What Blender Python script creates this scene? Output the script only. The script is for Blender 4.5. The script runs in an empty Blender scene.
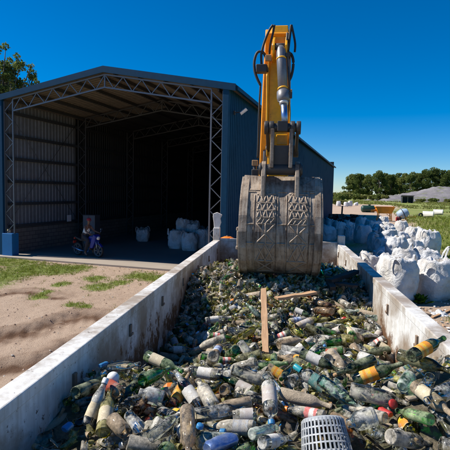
import bpy, bmesh, math, random
import numpy as np
from mathutils import Vector, Matrix, Quaternion, noise
random.seed(7)
rng = np.random.default_rng(7)
scene = bpy.context.scene
C = scene.collection
R = math.radians

# ------------------------------------------------------------------ camera
F_PX, PITCH, ROLL, CAM_Z = 454.51, .0746, .0213, 3.2
cp, sp, cr, sr = math.cos(PITCH), math.sin(PITCH), math.cos(ROLL), math.sin(ROLL)
FWD = Vector((0, cp, -sp)); R0 = Vector((1, 0, 0)); U0 = Vector((0, sp, cp))
RT = cr * R0 + sr * U0; UP = -sr * R0 + cr * U0
CAMP = Vector((0, 0, CAM_Z))
cam = bpy.data.cameras.new('camera'); camo = bpy.data.objects.new('camera', cam); C.objects.link(camo)
M = Matrix((RT, UP, -FWD)).transposed().to_4x4(); M.translation = CAMP
camo.matrix_world = M
cam.sensor_width = 36; cam.sensor_fit = 'HORIZONTAL'; cam.lens = 18 / (225 / F_PX)
cam.clip_start = .05; cam.clip_end = 12000
scene.camera = camo

def ray(px, py):
    return FWD * F_PX + RT * (px - 225) - UP * (py - 225)
def at(px, py, Y):
    d = ray(px, py); return CAMP + d * (Y / d.y)
def gp(px, py, z=0.0):
    d = ray(px, py); return CAMP + d * ((z - CAM_Z) / d.z)

# ------------------------------------------------------------------ frames of the truck and of the shed
TRA = .1232                      # truck axis, clockwise from +Y
SHA = .3039                      # shed axis
SHX, SHY, SW, SL = -10.3065, 20.9225, 10.87, 54.5
EAVE, PEAK = 7.04, 7.98
def TR(a, b, z=0): return Vector((a * math.cos(TRA) + b * math.sin(TRA), -a * math.sin(TRA) + b * math.cos(TRA), z))
def SH(s, t, z=0): return Vector((SHX + s * math.cos(SHA) + t * math.sin(SHA), SHY - s * math.sin(SHA) + t * math.cos(SHA), z))
def to_sh(x, y):
    dx, dy = x - SHX, y - SHY
    return dx * math.cos(SHA) - dy * math.sin(SHA), dx * math.sin(SHA) + dy * math.cos(SHA)

# ------------------------------------------------------------------ node helpers
def lin(h):
    return tuple((c / 12.92 if c <= .04045 else ((c + .055) / 1.055) ** 2.4) for c in h)
class NT:
    def __init__(s, name):
        s.m = bpy.data.materials.new(name); s.m.use_nodes = True
        s.t = s.m.node_tree; s.t.nodes.clear()
        s.out = s.t.nodes.new('ShaderNodeOutputMaterial')
    def n(s, typ, **kw):
        nd = s.t.nodes.new('ShaderNode' + typ)
        for k, v in kw.items():
            if hasattr(nd, k) and k not in nd.inputs: setattr(nd, k, v)
            else: s.set(nd, k, v)
        return nd
    def set(s, nd, k, v):
        sock = nd.inputs[k]
        if isinstance(v, bpy.types.NodeSocket): s.t.links.new(v, sock)
        elif isinstance(v, tuple) and len(v) == 3 and sock.type == 'RGBA': sock.default_value = (*v, 1)
        else: sock.default_value = v
    def coord(s, kind='Object', scale=(1, 1, 1)):
        c = s.n('TexCoord'); mp = s.n('Mapping'); s.set(mp, 'Vector', c.outputs[kind]); mp.inputs['Scale'].default_value = scale
        return mp.outputs[0]
    def world(s, scale=(1, 1, 1)):
        c = s.n('NewGeometry'); mp = s.n('Mapping'); s.set(mp, 'Vector', c.outputs['Position']); mp.inputs['Scale'].default_value = scale
        return mp.outputs[0]
    def noise(s, vec, scale, detail=4, rough=.55, dist=0):
        nd = s.n('TexNoise'); s.set(nd, 'Vector', vec); nd.inputs['Scale'].default_value = scale
        nd.inputs['Detail'].default_value = detail; nd.inputs['Roughness'].default_value = rough; nd.inputs['Distortion'].default_value = dist
        return nd.outputs['Fac']
    def ramp(s, fac, stops):
        nd = s.n('ValToRGB'); s.set(nd, 'Fac', fac)
        el = nd.color_ramp.elements
        while len(el) < len(stops): el.new(.5)
        for e, (p, c) in zip(el, stops):
            e.position = p; e.color = (*c, 1) if isinstance(c, tuple) else (c, c, c, 1)
        return nd.outputs['Color']
    def mix(s, fac, a, b, mode='MIX'):
        nd = s.n('Mix', data_type='RGBA', blend_type=mode)
        s.set(nd, 0, fac)
        for i, v in ((6, a), (7, b)):
            if isinstance(v, bpy.types.NodeSocket): s.t.links.new(v, nd.inputs[i])
            else: nd.inputs[i].default_value = (*v, 1)
        return nd.outputs[2]
    def math(s, op, a, b=0.0, clamp=False):
        nd = s.n('Math', operation=op); nd.use_clamp = clamp
        for i, v in ((0, a), (1, b)):
            if isinstance(v, bpy.types.NodeSocket): s.t.links.new(v, nd.inputs[i])
            else: nd.inputs[i].default_value = v
        return nd.outputs[0]
    def bump(s, h, strength=.3, dist=.01):
        nd = s.n('Bump'); s.set(nd, 'Height', h); nd.inputs['Strength'].default_value = strength; nd.inputs['Distance'].default_value = dist
        return nd.outputs[0]
    def bsdf(s, color, rough=.6, metal=0.0, normal=None, spec=.5):
        b = s.n('BsdfPrincipled')
        s.set(b, 'Base Color', color); s.set(b, 'Roughness', rough); s.set(b, 'Metallic', metal)
        b.inputs['Specular IOR Level'].default_value = spec
        if normal is not None: s.set(b, 'Normal', normal)
        return b.outputs[0]
    def done(s, sh):
        s.t.links.new(sh, s.out.inputs['Surface']); return s.m

MAT = {}
def paint(name, col, rough=.5, metal=0.0, dirt=.5, dcol=(.12, .09, .065), scale=3.0, bumpy=.15, rust=0.0, spec=.5):
    t = NT(name); v = t.coord()
    n1 = t.noise(v, scale, 6, .65); n2 = t.noise(v, scale * 7, 5, .7)
    tone = t.mix(t.ramp(n2, [(.3, 0.0), (.7, 1.0)]), tuple(c * .82 for c in col), tuple(min(1, c * 1.08) for c in col))
    f = t.ramp(n1, [(.62 - .3 * dirt, 0.0), (.80, 1.0)])
    c = t.mix(t.math('MULTIPLY', f, dirt), tone, dcol)
    if rust > 0:
        r = t.ramp(t.noise(v, scale * 2.3, 8, .75), [(.66 - .16 * rust, 0.0), (.72 - .1 * rust, 1.0)])
        c = t.mix(r, c, t.mix(n2, (.10, .035, .012), (.24, .10, .035)))
    rg = t.math('ADD', t.math('MULTIPLY', f, .25), rough, True)
    MAT[name] = t.done(t.bsdf(c, rg, metal, t.bump(n2, bumpy, .01), spec)); return MAT[name]

paint('yellow_paint', (.95, .43, .010), .38, 0, .55, (.16, .085, .03), 2.2, .1, .12)
paint('orange_paint', (.90, .33, .010), .45, 0, .55, (.16, .085, .03), 2.2, .1, .1)
paint('dark_steel', (.055, .052, .05), .5, .3, .6, (.11, .085, .06), 4, .25)
paint('grey_cylinder', (.20, .20, .21), .38, .35, .45, (.12, .1, .08), 5, .1)
paint('chrome', (.30, .40, .58), .36, 1.0, .15, (.2, .2, .2), 5, .03)  # blue tint puts the sky reflection into the base colour
paint('black_rubber', (.018, .018, .019), .6, 0, .5, (.08, .07, .055), 6, .15)
paint('white_paint', (.72, .71, .68), .55, 0, .4, (.30, .25, .19), 3, .15)
paint('galvanised', (.155, .165, .185), .42, .5, .25, (.25, .24, .22), 6, .06)
paint('dark_girt', (.07, .075, .085), .5, .3, .3, (.05, .05, .05), 4, .05)
paint('shed_blue', (.003, .043, .098), .5, 0, .4, (.012, .035, .055), .7, .05, 0, .15)
paint('trim_blue', (.003, .046, .108), .6, 0, .4, (.01, .06, .12), 1.1, .05, 0, .15)
paint('pier_blue', (.003, .14, .40), .6, 0, .35, (.03, .10, .22), 3, .2)
paint('shade_sheet', (.022, .024, .027), .6, .1, .4, (.025, .025, .025), .8, .05)  # darker copy of the inner sheets, interior shade put into the colour
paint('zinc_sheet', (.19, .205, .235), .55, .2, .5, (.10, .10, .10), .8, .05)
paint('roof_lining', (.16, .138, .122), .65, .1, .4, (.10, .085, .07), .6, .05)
paint('concrete_pipe', (.62, .61, .58), .8, 0, .4, (.35, .33, .28), 2, .2)
paint('tank_green', (.012, .045, .032), .4, 0, .4, (.04, .05, .04), 1.5, .05)
paint('hut_dark', (.03, .04, .05), .7, 0, .4, (.05, .05, .05), 1, .1)
paint('moto_blue', (.01, .025, .26), .25, 0, .2, (.02, .03, .2), 4, .02)
paint('white_plastic', (.78, .78, .77), .4, 0, .3, (.45, .4, .32), 9, .05)
paint('red_plastic', (.42, .03, .025), .4, 0, .25, (.2, .05, .04), 9, .05)
paint('orange_plastic', (.80, .20, .02), .4, 0, .25, (.3, .12, .05), 9, .05)
paint('blue_plastic', (.04, .20, .42), .4, 0, .3, (.1, .16, .22), 9, .05)
paint('teal_plastic', (.02, .30, .36), .4, 0, .3, (.05, .2, .2), 9, .05)
paint('grey_plastic', (.36, .38, .40), .5, 0, .4, (.22, .19, .15), 9, .05)
paint('silver_foil', (.6, .62, .66), .3, .9, .3, (.25, .22, .2), 12, .3)
paint('gold_foil', (.6, .42, .12), .3, .8, .3, (.25, .2, .1), 12, .3)
paint('cork_wood', (.42, .26, .13), .8, 0, .3, (.2, .12, .06), 20, .3)
paint('skin_tone', (.20, .105, .07), .5, 0, .1, (.2, .1, .06), 9, .02)
paint('white_cloth', (.70, .70, .70), .9, 0, .25, (.4, .38, .35), 6, .1)
paint('red_cloth', (.28, .02, .035), .9, 0, .2, (.2, .03, .03), 6, .1)
paint('dark_cloth', (.03, .03, .04), .9, 0, .2, (.05, .05, .05), 6, .1)
paint('notice_paper', (.75, .76, .78), .8, 0, .3, (.5, .5, .5), 6, .05)
paint('pale_blue_paint', (.33, .45, .60), .5, 0, .4, (.3, .3, .3), 2, .1)
paint('blue_silver', (.10, .2, .48), .3, .6, .7, (.6, .62, .66), 14, .2)
paint('weld_metal', (.33, .255, .19), .5, .2, .5, (.2, .15, .11), 9, .2)
paint('soil_clod', (.42, .30, .22), .95, 0, .3, (.3, .2, .14), 9, .3)
paint('soil_clod_dark', (.20, .125, .085), .95, 0, .3, (.15, .1, .07), 9, .3)
paint('grey_stone', (.45, .42, .38), .9, 0, .3, (.3, .25, .2), 9, .3)
paint('rusty_slot', (.24, .17, .12), .8, 0, .5, (.09, .05, .03), 6, .3)
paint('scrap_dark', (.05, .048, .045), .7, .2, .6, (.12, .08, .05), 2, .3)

def m_container():
    t = NT('truck_white_paint'); v = t.coord()
    big = t.noise(v, 1.3, 8, .68); fine = t.noise(v, 14, 6, .7)
    vs = t.coord('Object', (9, 9, .9)); streak = t.noise(vs, 1.6, 6, .7)
    base = t.mix(t.ramp(fine, [(.3, 0.0), (.7, 1.0)]), (.62, .615, .59), (.80, .795, .775))
    c = t.mix(t.math('MULTIPLY', t.ramp(streak, [(.42, 0.0), (.68, 1.0)]), .62), base, (.38, .33, .26))
    c = t.mix(t.math('MULTIPLY', t.ramp(big, [(.46, 0.0), (.60, 1.0)]), .72), c, (.29, .23, .17))
    sp_ = t.noise(v, 23, 5, .75)
    c = t.mix(t.ramp(sp_, [(.625, 0.0), (.67, 1.0)]), c, (.09, .065, .05))
    rr = t.noise(t.coord('Object', (1, 1.0, .75)), 4.2, 9, .8)
    sx = t.n('SeparateXYZ'); t.set(sx, 'Vector', t.coord())
    low = t.n('MapRange'); t.set(low, 'Value', sx.outputs['Z']); low.inputs['From Min'].default_value = 2.13; low.inputs['From Max'].default_value = 1.70
    low.inputs['To Min'].default_value = 0; low.inputs['To Max'].default_value = .20
    rr = t.math('ADD', rr, low.outputs[0])
    c = t.mix(t.math('MULTIPLY', t.ramp(t.math('ADD', big, low.outputs[0]), [(.52, 0.0), (.70, 1.0)]), .75), c, (.25, .18, .12))
    c = t.mix(t.ramp(rr, [(.665, 0.0), (.70, 1.0)]), c, t.mix(fine, (.055, .03, .018), (.20, .095, .04)))
    MAT['truck_white_paint'] = t.done(t.bsdf(c, .55, 0, t.bump(t.math('ADD', fine, big), .25, .012)))
m_container()
def m_bucket():
    t = NT('bucket_steel'); v = t.coord()
    a = t.noise(v, 3, 8, .7); b = t.noise(v, 26, 6, .75); s = t.noise(t.coord('Object', (14, 3, 1.2)), 2, 5, .6)
    c = t.mix(t.ramp(a, [(.40, 0.0), (.62, 1.0)]), (.095, .060, .040), (.40, .31, .225))
    c = t.mix(t.ramp(s, [(.42, 0.0), (.72, .8)]), c, (.50, .43, .35))
    c = t.mix(t.ramp(b, [(.56, 0.0), (.70, .8)]), c, (.055, .038, .027))
    MAT['bucket_steel'] = t.done(t.bsdf(c, t.ramp(b, [(.3, .42), (.7, .8)]), .15, t.bump(t.math('ADD', a, b), .35, .012)))
m_bucket()
def m_wood(name, c1, c2):
    t = NT(name); v = t.coord('Object', (14, 14, 1.2)); n = t.noise(v, 3, 7, .65, .6)
    g = t.noise(t.coord(), 5, 4)
    c = t.mix(t.ramp(n, [(.3, 0.0), (.7, 1.0)]), c1, c2)
    c = t.mix(t.math('MULTIPLY', t.ramp(g, [(.55, 0.0), (.7, 1.0)]), .5), c, (.12, .09, .06))
    MAT[name] = t.done(t.bsdf(c, .8, 0, t.bump(n, .4, .006)))
m_wood('plank_wood', (.34, .19, .10), (.58, .37, .21))
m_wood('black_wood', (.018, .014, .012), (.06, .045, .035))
m_wood('grey_wood', (.17, .14, .11), (.33, .28, .22))
def m_bag():
    t = NT('woven_bag'); v = t.coord(); n = t.noise(v, 2.2, 6, .65); w = t.noise(t.coord('Object', (40, 40, 6)), 1, 3)
    oi = t.n('ObjectInfo')
    c = t.mix(t.ramp(n, [(.44, 0.0), (.68, .85)]), (.74, .745, .76), (.40, .36, .31))
    c = t.mix(t.math('MULTIPLY', oi.outputs['Random'], .22), c, (.42, .42, .42))
    cr_ = t.noise(t.coord('Object', (3, 3, 2.6)), 1.5, 6, .62, 2.2)
    MAT['woven_bag'] = t.done(t.bsdf(c, .62, 0, t.bump(t.math('ADD', t.math('MULTIPLY', cr_, 3.0), t.math('MULTIPLY', w, .12)), .6, .05), .35))
m_bag()
def m_brick():
    t = NT('block_wall'); v = t.n('TexCoord').outputs['Object']
    sx = t.n('SeparateXYZ'); t.set(sx, 'Vector', v); cb = t.n('CombineXYZ')
    t.set(cb, 'X', t.math('ADD', sx.outputs['Y'], sx.outputs['X'])); t.set(cb, 'Y', sx.outputs['Z'])
    b = t.n('TexBrick'); t.set(b, 'Vector', cb.outputs[0]); b.inputs['Scale'].default_value = 1
    b.inputs['Brick Width'].default_value = .40; b.inputs['Row Height'].default_value = .20; b.inputs['Mortar Size'].default_value = .012
    b.inputs['Color1'].default_value = (.19, .175, .16, 1); b.inputs['Color2'].default_value = (.14, .13, .12, 1); b.inputs['Mortar'].default_value = (.055, .05, .05, 1)
    MAT['block_wall'] = t.done(t.bsdf(b.outputs['Color'], .9, 0, t.bump(b.outputs['Fac'], -.4, .01)))
m_brick()
def m_concrete():
    t = NT('concrete'); v = t.coord(); a = t.noise(v, .7, 7, .65); b = t.noise(v, 18, 5, .7)
    c = t.mix(a, (.11, .10, .095), (.19, .175, .16))
    sy = t.n('SeparateXYZ'); t.set(sy, 'Vector', v); mr = t.n('MapRange'); t.set(mr, 'Value', sy.outputs['Y']); mr.inputs['From Min'].default_value = 1.6; mr.inputs['From Max'].default_value = .2; c = t.mix(mr.outputs[0], c, t.mix(a, (.27, .215, .165), (.44, .375, .31))); c = t.mix(t.math('MULTIPLY', b, .4), c, (.22, .2, .18))  # floor darkens behind the opening, interior shade put into its colour
    MAT['concrete'] = t.done(t.bsdf(c, .85, 0, t.bump(b, .2, .01)))
m_concrete()
def m_ground():
    t = NT('dirt_and_grass'); v = t.world()
    at_ = t.n('Attribute', attribute_name='grass'); wet = t.n('Attribute', attribute_name='damp')
    a = t.noise(v, .35, 8, .65); b = t.noise(v, 5, 8, .7); f = t.noise(v, 38, 5, .7)
    d = t.mix(t.ramp(a, [(.35, 0.0), (.65, 1.0)]), (.40, .285, .205), (.55, .42, .32))
    d = t.mix(t.ramp(b, [(.38, 0.0), (.62, 1.0)]), d, (.50, .375, .28))
    d = t.mix(t.math('MULTIPLY', t.ramp(f, [(.52, 0.0), (.66, 1.0)]), .55), d, (.20, .13, .09))
    d = t.mix(t.ramp(t.noise(v, 16, 3, .6), [(.69, 0.0), (.73, 1.0)]), d, (.50, .43, .36))
    d = t.mix(wet.outputs['Fac'], d, (.15, .085, .052))
    g = t.mix(t.ramp(t.noise(v, .09, 6, .7), [(.38, 0.0), (.62, 1.0)]), (.14, .21, .03), (.23, .28, .055))
    g = t.mix(t.ramp(b, [(.4, 0.0), (.7, .8)]), g, (.11, .17, .025))
    g = t.mix(t.ramp(t.noise(v, .06, 7, .72), [(.50, 0.0), (.66, .8)]), g, (.33, .275, .12))
    k = t.math('ADD', at_.outputs['Fac'], t.math('ADD', t.math('MULTIPLY', t.math('SUBTRACT', b, .5), 1.5), t.math('MULTIPLY', t.math('SUBTRACT', f, .5), 1.0)))
    k = t.ramp(k, [(.42, 0.0), (.72, .9)])
    MAT['dirt_and_grass'] = t.done(t.bsdf(t.mix(k, d, g), .95, 0, t.bump(t.math('ADD', t.math('MULTIPLY', b, 1.2), f), .9, .045), .2))
m_ground()
def m_leaf(name, c1, c2, c3):
    t = NT(name); g = t.n('NewGeometry'); oi = t.n('ObjectInfo')
    c = t.ramp(g.outputs['Random Per Island'], [(0.0, c1), (.55, c2), (1.0, c3)])
    c = t.mix(t.math('MULTIPLY', oi.outputs['Random'], .45), c, tuple(x * .55 for x in c1))
    d = t.n('BsdfDiffuse'); t.set(d, 'Color', c); tr = t.n('BsdfTranslucent'); t.set(tr, 'Color', c)
    mx = t.n('MixShader'); mx.inputs[0].default_value = .5
    t.t.links.new(d.outputs[0], mx.inputs[1]); t.t.links.new(tr.outputs[0], mx.inputs[2])
    MAT[name] = t.done(mx.outputs[0])
m_leaf('leaf_dark', (.075, .115, .035), (.13, .175, .05), (.22, .25, .085))
m_leaf('leaf_mid', (.11, .155, .04), (.18, .215, .06), (.29, .295, .11))
m_leaf('leaf_pale', (.16, .18, .05), (.24, .245, .08), (.32, .30, .12))
m_leaf('grass_blade', (.14, .20, .025), (.22, .28, .045), (.36, .33, .11))
m_leaf('weed_pale', (.20, .235, .05), (.27, .28, .08), (.40, .34, .15))
m_leaf('weed_green', (.06, .14, .012), (.09, .20, .02), (.13, .25, .03))
paint('bark', (.13, .10, .075), .9, 0, .5, (.06, .045, .03), 3, .5)
def m_mound():
    t = NT('rubble_grey'); v = t.world(); a = t.noise(v, .12, 8, .7); b = t.noise(v, 1.1, 7, .75)
    c = t.mix(t.ramp(a, [(.35, 0.0), (.65, 1.0)]), (.14, .13, .14), (.25, .235, .245)); c = t.mix(t.ramp(b, [(.5, 0.0), (.65, .8)]), c, (.19, .17, .17))
    c = t.mix(t.ramp(t.noise(v, .25, 4), [(.56, 0.0), (.64, .8)]), c, (.14, .16, .06))
    MAT['rubble_grey'] = t.done(t.bsdf(c, .95, 0, t.bump(b, .8, .4)))
m_mound()

def m_fill():
    t = NT('bag_filling'); v = t.coord(); a = t.noise(v, 16, 6, .8); b = t.noise(v, 7, 5, .7)
    c = t.ramp(a, [(.30, (.09, .07, .05)), (.46, (.34, .30, .26)), (.60, (.70, .70, .70))]); c = t.mix(t.ramp(b, [(.6, 0.0), (.64, .8)]), c, (.30, .17, .09))
    MAT['bag_filling'] = t.done(t.bsdf(c, .7, 0, t.bump(a, 1.0, .06), .3))
m_fill()
# thin walled bottle glass under a film of dust
def m_glass(name, tint, dust=.3, dcol=(.36, .31, .245), crust=False):
    t = NT(name); v = t.coord(); oi = t.n('ObjectInfo'); geo = t.n('NewGeometry')
    rnd = t.math('FRACT', t.math('ADD', oi.outputs['Random'], geo.outputs['Random Per Island']))
    off = t.n('CombineXYZ'); t.set(off, 'X', t.math('MULTIPLY', rnd, 37.0)); t.set(off, 'Y', t.math('MULTIPLY', rnd, 11.0))
    vv = t.n('VectorMath', operation='ADD'); t.t.links.new(v, vv.inputs[0]); t.t.links.new(off.outputs[0], vv.inputs[1])
    n1 = t.noise(vv.outputs[0], 9, 6, .65); n2 = t.noise(vv.outputs[0], 55, 6, .75)
    lw = t.n('LayerWeight'); lw.inputs['Blend'].default_value = .35
    tc = t.mix(lw.outputs['Facing'], tint, tuple(c ** 2.6 for c in tint))
    tr = t.n('BsdfTransparent'); t.set(tr, 'Color', tc)
    gl = t.n('BsdfGlossy'); gl.inputs['Roughness'].default_value = .06
    fr = t.n('Fresnel'); fr.inputs['IOR'].default_value = 1.55
    body = t.n('MixShader'); t.set(body, 0, fr.outputs[0]); t.t.links.new(tr.outputs[0], body.inputs[1]); t.t.links.new(gl.outputs[0], body.inputs[2])
    dm = t.math('ADD', t.math('MULTIPLY', t.math('SUBTRACT', n1, .5), 3.3), t.math('MULTIPLY', t.math('SUBTRACT', n2, .5), 1.5))
    dm = t.math('ADD', dm, t.math('ADD', t.math('MULTIPLY', t.math('SUBTRACT', rnd, .5), .35), dust), True)
    dm = t.math('MULTIPLY', dm, .97 if crust else .9)
    dc = t.mix(n2, tuple(c * .65 for c in dcol), tuple(min(1, c * 1.25) for c in dcol))
    dc = t.mix(t.math('MULTIPLY', t.math('SUBTRACT', 1.0, dm, True), .5), dc, tuple(.5 * a + .5 * b for a, b in zip(dcol, tint)))
    ds = t.bsdf(dc, .75 if not crust else .95, 0, t.bump(n2, .9 if crust else .25, .012 if crust else .004), .35)
    mx = t.n('MixShader'); t.set(mx, 0, dm); t.t.links.new(body.outputs[0], mx.inputs[1]); t.t.links.new(ds, mx.inputs[2])
    MAT[name] = t.done(mx.outputs[0])
GL = ['clear', 'dusty', 'mud', 'crust', 'green', 'darkgreen', 'olive', 'darkolive', 'amber', 'aqua']
m_glass('clear', (.96, .98, .95), .16, (.74, .71, .64))
m_glass('dusty', (.88, .90, .84), .36, (.62, .55, .44))
m_glass('mud', (.70, .62, .46), .50, (.44, .33, .22))
m_glass('crust', (.6, .5, .32), .95, (.46, .375, .275), True)
m_glass('green', (.20, .66, .20), .2, (.46, .50, .30))
m_glass('darkgreen', (.09, .24, .07), .20, (.33, .34, .22))
m_glass('olive', (.66, .66, .14), .22, (.58, .51, .26))
m_glass('darkolive', (.32, .31, .06), .28, (.38, .36, .22))
m_glass('amber', (.50, .22, .04), .26, (.44, .33, .21))
m_glass('aqua', (.72, .92, .84), .24, (.64, .66, .58))
def m_label(name, c1, c2, ink):
    t = NT(name); v = t.coord(); n = t.noise(v, 28, 5, .7)
    sx = t.n('SeparateXYZ'); t.set(sx, 'Vector', v)
    rows = t.noise(t.coord('Object', (110, 110, 330)), 1, 2, .5)
    c = t.mix(t.ramp(n, [(.44, 0.0), (.66, .95)]), c1, (.36, .30, .22))
    band = t.ramp(t.noise(t.coord('Object', (1, 1, 22)), 1, 1), [(.52, 0.0), (.54, 1.0)])
    c = t.mix(t.math('MULTIPLY', band, .75), c, c2)
    c = t.mix(t.math('MULTIPLY', t.ramp(rows, [(.58, 0.0), (.64, 1.0)]), .5), c, ink)
    MAT['label_' + name] = t.done(t.bsdf(c, .75, 0, t.bump(n, .3, .003), .3))
m_label('white', (.68, .66, .61), (.58, .56, .52), (.20, .20, .22))
m_label('cream', (.62, .54, .38), (.52, .44, .30), (.16, .12, .08))
m_label('faded', (.50, .48, .45), (.42, .37, .34), (.26, .2, .2))
m_label('redwhite', (.74, .71, .66), (.50, .035, .03), (.35, .03, .03))
m_label('yellow', (.70, .40, .02), (.62, .19, .015), (.12, .05, .01))
m_label('teal', (.03, .15, .14), (.10, .24, .22), (.4, .45, .42))
m_label('red', (.36, .03, .04), (.45, .1, .05), (.1, .01, .01))
m_label('blue', (.06, .16, .42), (.5, .55, .62), (.7, .7, .75))
m_label('grey', (.34, .35, .36), (.25, .25, .26), (.08, .08, .08))
CAPM = {'white': 'white_plastic', 'blue': 'blue_plastic', 'orange': 'orange_plastic', 'teal': 'teal_plastic', 'cork': 'cork_wood', 'silver': 'silver_foil', 'gold': 'gold_foil', 'black': 'black_rubber', 'red': 'red_plastic'}

# ------------------------------------------------------------------ mesh helpers
class MB:
    def __init__(s): s.v = []; s.f = []; s.mi = []; s.sm = []; s.cur = 0
    def add(s, vs, fs, smooth=False):
        k = len(s.v); s.v += [tuple(p) for p in vs]; s.f += [tuple(i + k for i in f) for f in fs]
        s.mi += [s.cur] * len(fs); s.sm += [smooth] * len(fs)
    def box(s, c, d, rot=None):
        x, y, z = d[0] / 2, d[1] / 2, d[2] / 2
        vs = [Vector((i * x, j * y, k * z)) for i in (-1, 1) for j in (-1, 1) for k in (-1, 1)]
        if rot is not None: vs = [rot @ p for p in vs]
        c = Vector(c); s.add([p + c for p in vs], [(0, 1, 3, 2), (4, 6, 7, 5), (0, 4, 5, 1), (2, 3, 7, 6), (0, 2, 6, 4), (1, 5, 7, 3)])
    def bar(s, p, q, w, h=None, upv=(0, 0, 1)):
        p, q = Vector(p), Vector(q); h = h or w; d = (q - p); L = d.length; d.normalize(); u = Vector(upv)
        if abs(d.dot(u)) > .98: u = Vector((0, 1, 0))
        x = d.cross(u).normalized(); y = x.cross(d)
        s.box((p + q) / 2, (w, L, h), Matrix((x, d, y)).transposed())
    def tube(s, pts, r, seg=8, caps=True):
        pts = [Vector(p) for p in pts]; n = len(pts); rs = r if isinstance(r, (list, tuple)) else [r] * n
        vs = []; ref = None
        for i, p in enumerate(pts):
            d = (pts[min(i + 1, n - 1)] - pts[max(i - 1, 0)]).normalized()
            if ref is None:
                ref = Vector((0, 0, 1)) if abs(d.z) < .9 else Vector((1, 0, 0))
            x = d.cross(ref)
            if x.length < 1e-4: x = d.cross(Vector((1, .3, 0)))
            x.normalize(); y = x.cross(d).normalized(); ref = y if False else ref
            for k in range(seg):
                t = 2 * math.pi * k / seg; vs.append(p + (x * math.cos(t) + y * math.sin(t)) * rs[i])
        fs = [(i * seg + k, i * seg + (k + 1) % seg, (i + 1) * seg + (k + 1) % seg, (i + 1) * seg + k) for i in range(n - 1) for k in range(seg)]
        if caps: fs += [tuple(range(seg))[::-1], tuple((n - 1) * seg + k for k in range(seg))]
        s.add(vs, fs, seg > 5)
    def lathe(s, prof, seg=16, M=None):
        vs = [Vector((r * math.cos(2 * math.pi * k / seg), r * math.sin(2 * math.pi * k / seg), z)) for r, z in prof for k in range(seg)]
        if M is not None: vs = [M @ p for p in vs]
        s.add(vs, [(i * seg + k, i * seg + (k + 1) % seg, (i + 1) * seg + (k + 1) % seg, (i + 1) * seg + k) for i in range(len(prof) - 1) for k in range(seg)], True)
    def prism(s, outline, axis, lo, hi):
        """outline of 2D points in the plane normal to axis ('x' -> (y,z))."""
        f = {'x': lambda p, t: (t, p[0], p[1]), 'y': lambda p, t: (p[0], t, p[1]), 'z': lambda p, t: (p[0], p[1], t)}[axis]
        n = len(outline); vs = [f(p, lo) for p in outline] + [f(p, hi) for p in outline]
        s.add(vs, [(i, (i + 1) % n, n + (i + 1) % n, n + i) for i in range(n)] + [tuple(range(n))[::-1], tuple(range(n, 2 * n))])
    def mesh(s, name, mats):
        me = bpy.data.meshes.new(name); me.from_pydata(s.v, [], s.f)
        for m in (mats if isinstance(mats, (list, tuple)) else [mats]): me.materials.append(MAT[m])
        me.polygons.foreach_set('material_index', s.mi); me.polygons.foreach_set('use_smooth', s.sm)
        bm = bmesh.new(); bm.from_mesh(me); bmesh.ops.recalc_face_normals(bm, faces=bm.faces); bm.to_mesh(me); bm.free()
        me.update(); return me
    def build(s, name, mats, parent=None, bevel=0, loc=None):
        return put(name, s.mesh(name, mats), parent, bevel, loc)
def put(name, me, parent=None, bevel=0, loc=None):
    o = bpy.data.objects.new(name, me); C.objects.link(o)
    if parent: o.parent = parent
    if loc is not None: o.location = loc
    if bevel:
        m = o.modifiers.new('bevel', 'BEVEL'); m.width = bevel; m.segments = 2; m.limit_method = 'ANGLE'; m.angle_limit = R(40)
    return o
def tag(o, label=None, cat=None, group=None, kind=None):
    if label: o['label'] = label
    if cat: o['category'] = cat
    if group: o['group'] = group
    if kind: o['kind'] = kind
    return o
def thing(name, label, cat, loc=(0, 0, 0), rz=0, group=None):
    o = bpy.data.objects.new(name, None); C.objects.link(o); o.location = loc; o.rotation_euler = (0, 0, rz)
    o.empty_display_size = .2
    return tag(o, label, cat, group)
def dup(root, loc, rz, label, group=None, scale=1):
    r = root.copy(); C.objects.link(r); r.location = loc; r.rotation_euler = (0, 0, rz); r.scale = (scale,) * 3
    tag(r, label, None, group)
    for ch in list(root.children):
        c = ch.copy(); C.objects.link(c); c.parent = r
        for g in list(ch.children):
            d = g.copy(); C.objects.link(d); d.parent = c
    return r
def np_mesh(name, V, Fq, mats, mi=None, smooth=False):
    V = np.asarray(V, dtype=np.float32); Fq = np.asarray(Fq, dtype=np.int32); k = Fq.shape[1]
    me = bpy.data.meshes.new(name); me.vertices.add(len(V)); me.vertices.foreach_set('co', V.ravel())
    me.loops.add(Fq.size); me.loops.foreach_set('vertex_index', Fq.ravel())
    me.polygons.add(len(Fq)); me.polygons.foreach_set('loop_start', np.arange(len(Fq), dtype=np.int32) * k)
    me.polygons.foreach_set('loop_total', np.full(len(Fq), k, dtype=np.int32))
    for m in (mats if isinstance(mats, (list, tuple)) else [mats]): me.materials.append(MAT[m])
    if mi is not None: me.polygons.foreach_set('material_index', np.asarray(mi, dtype=np.int32))
    if smooth: me.polygons.foreach_set('use_smooth', np.ones(len(Fq), dtype=bool))
    me.update(calc_edges=True); me.validate(); return me

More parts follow.
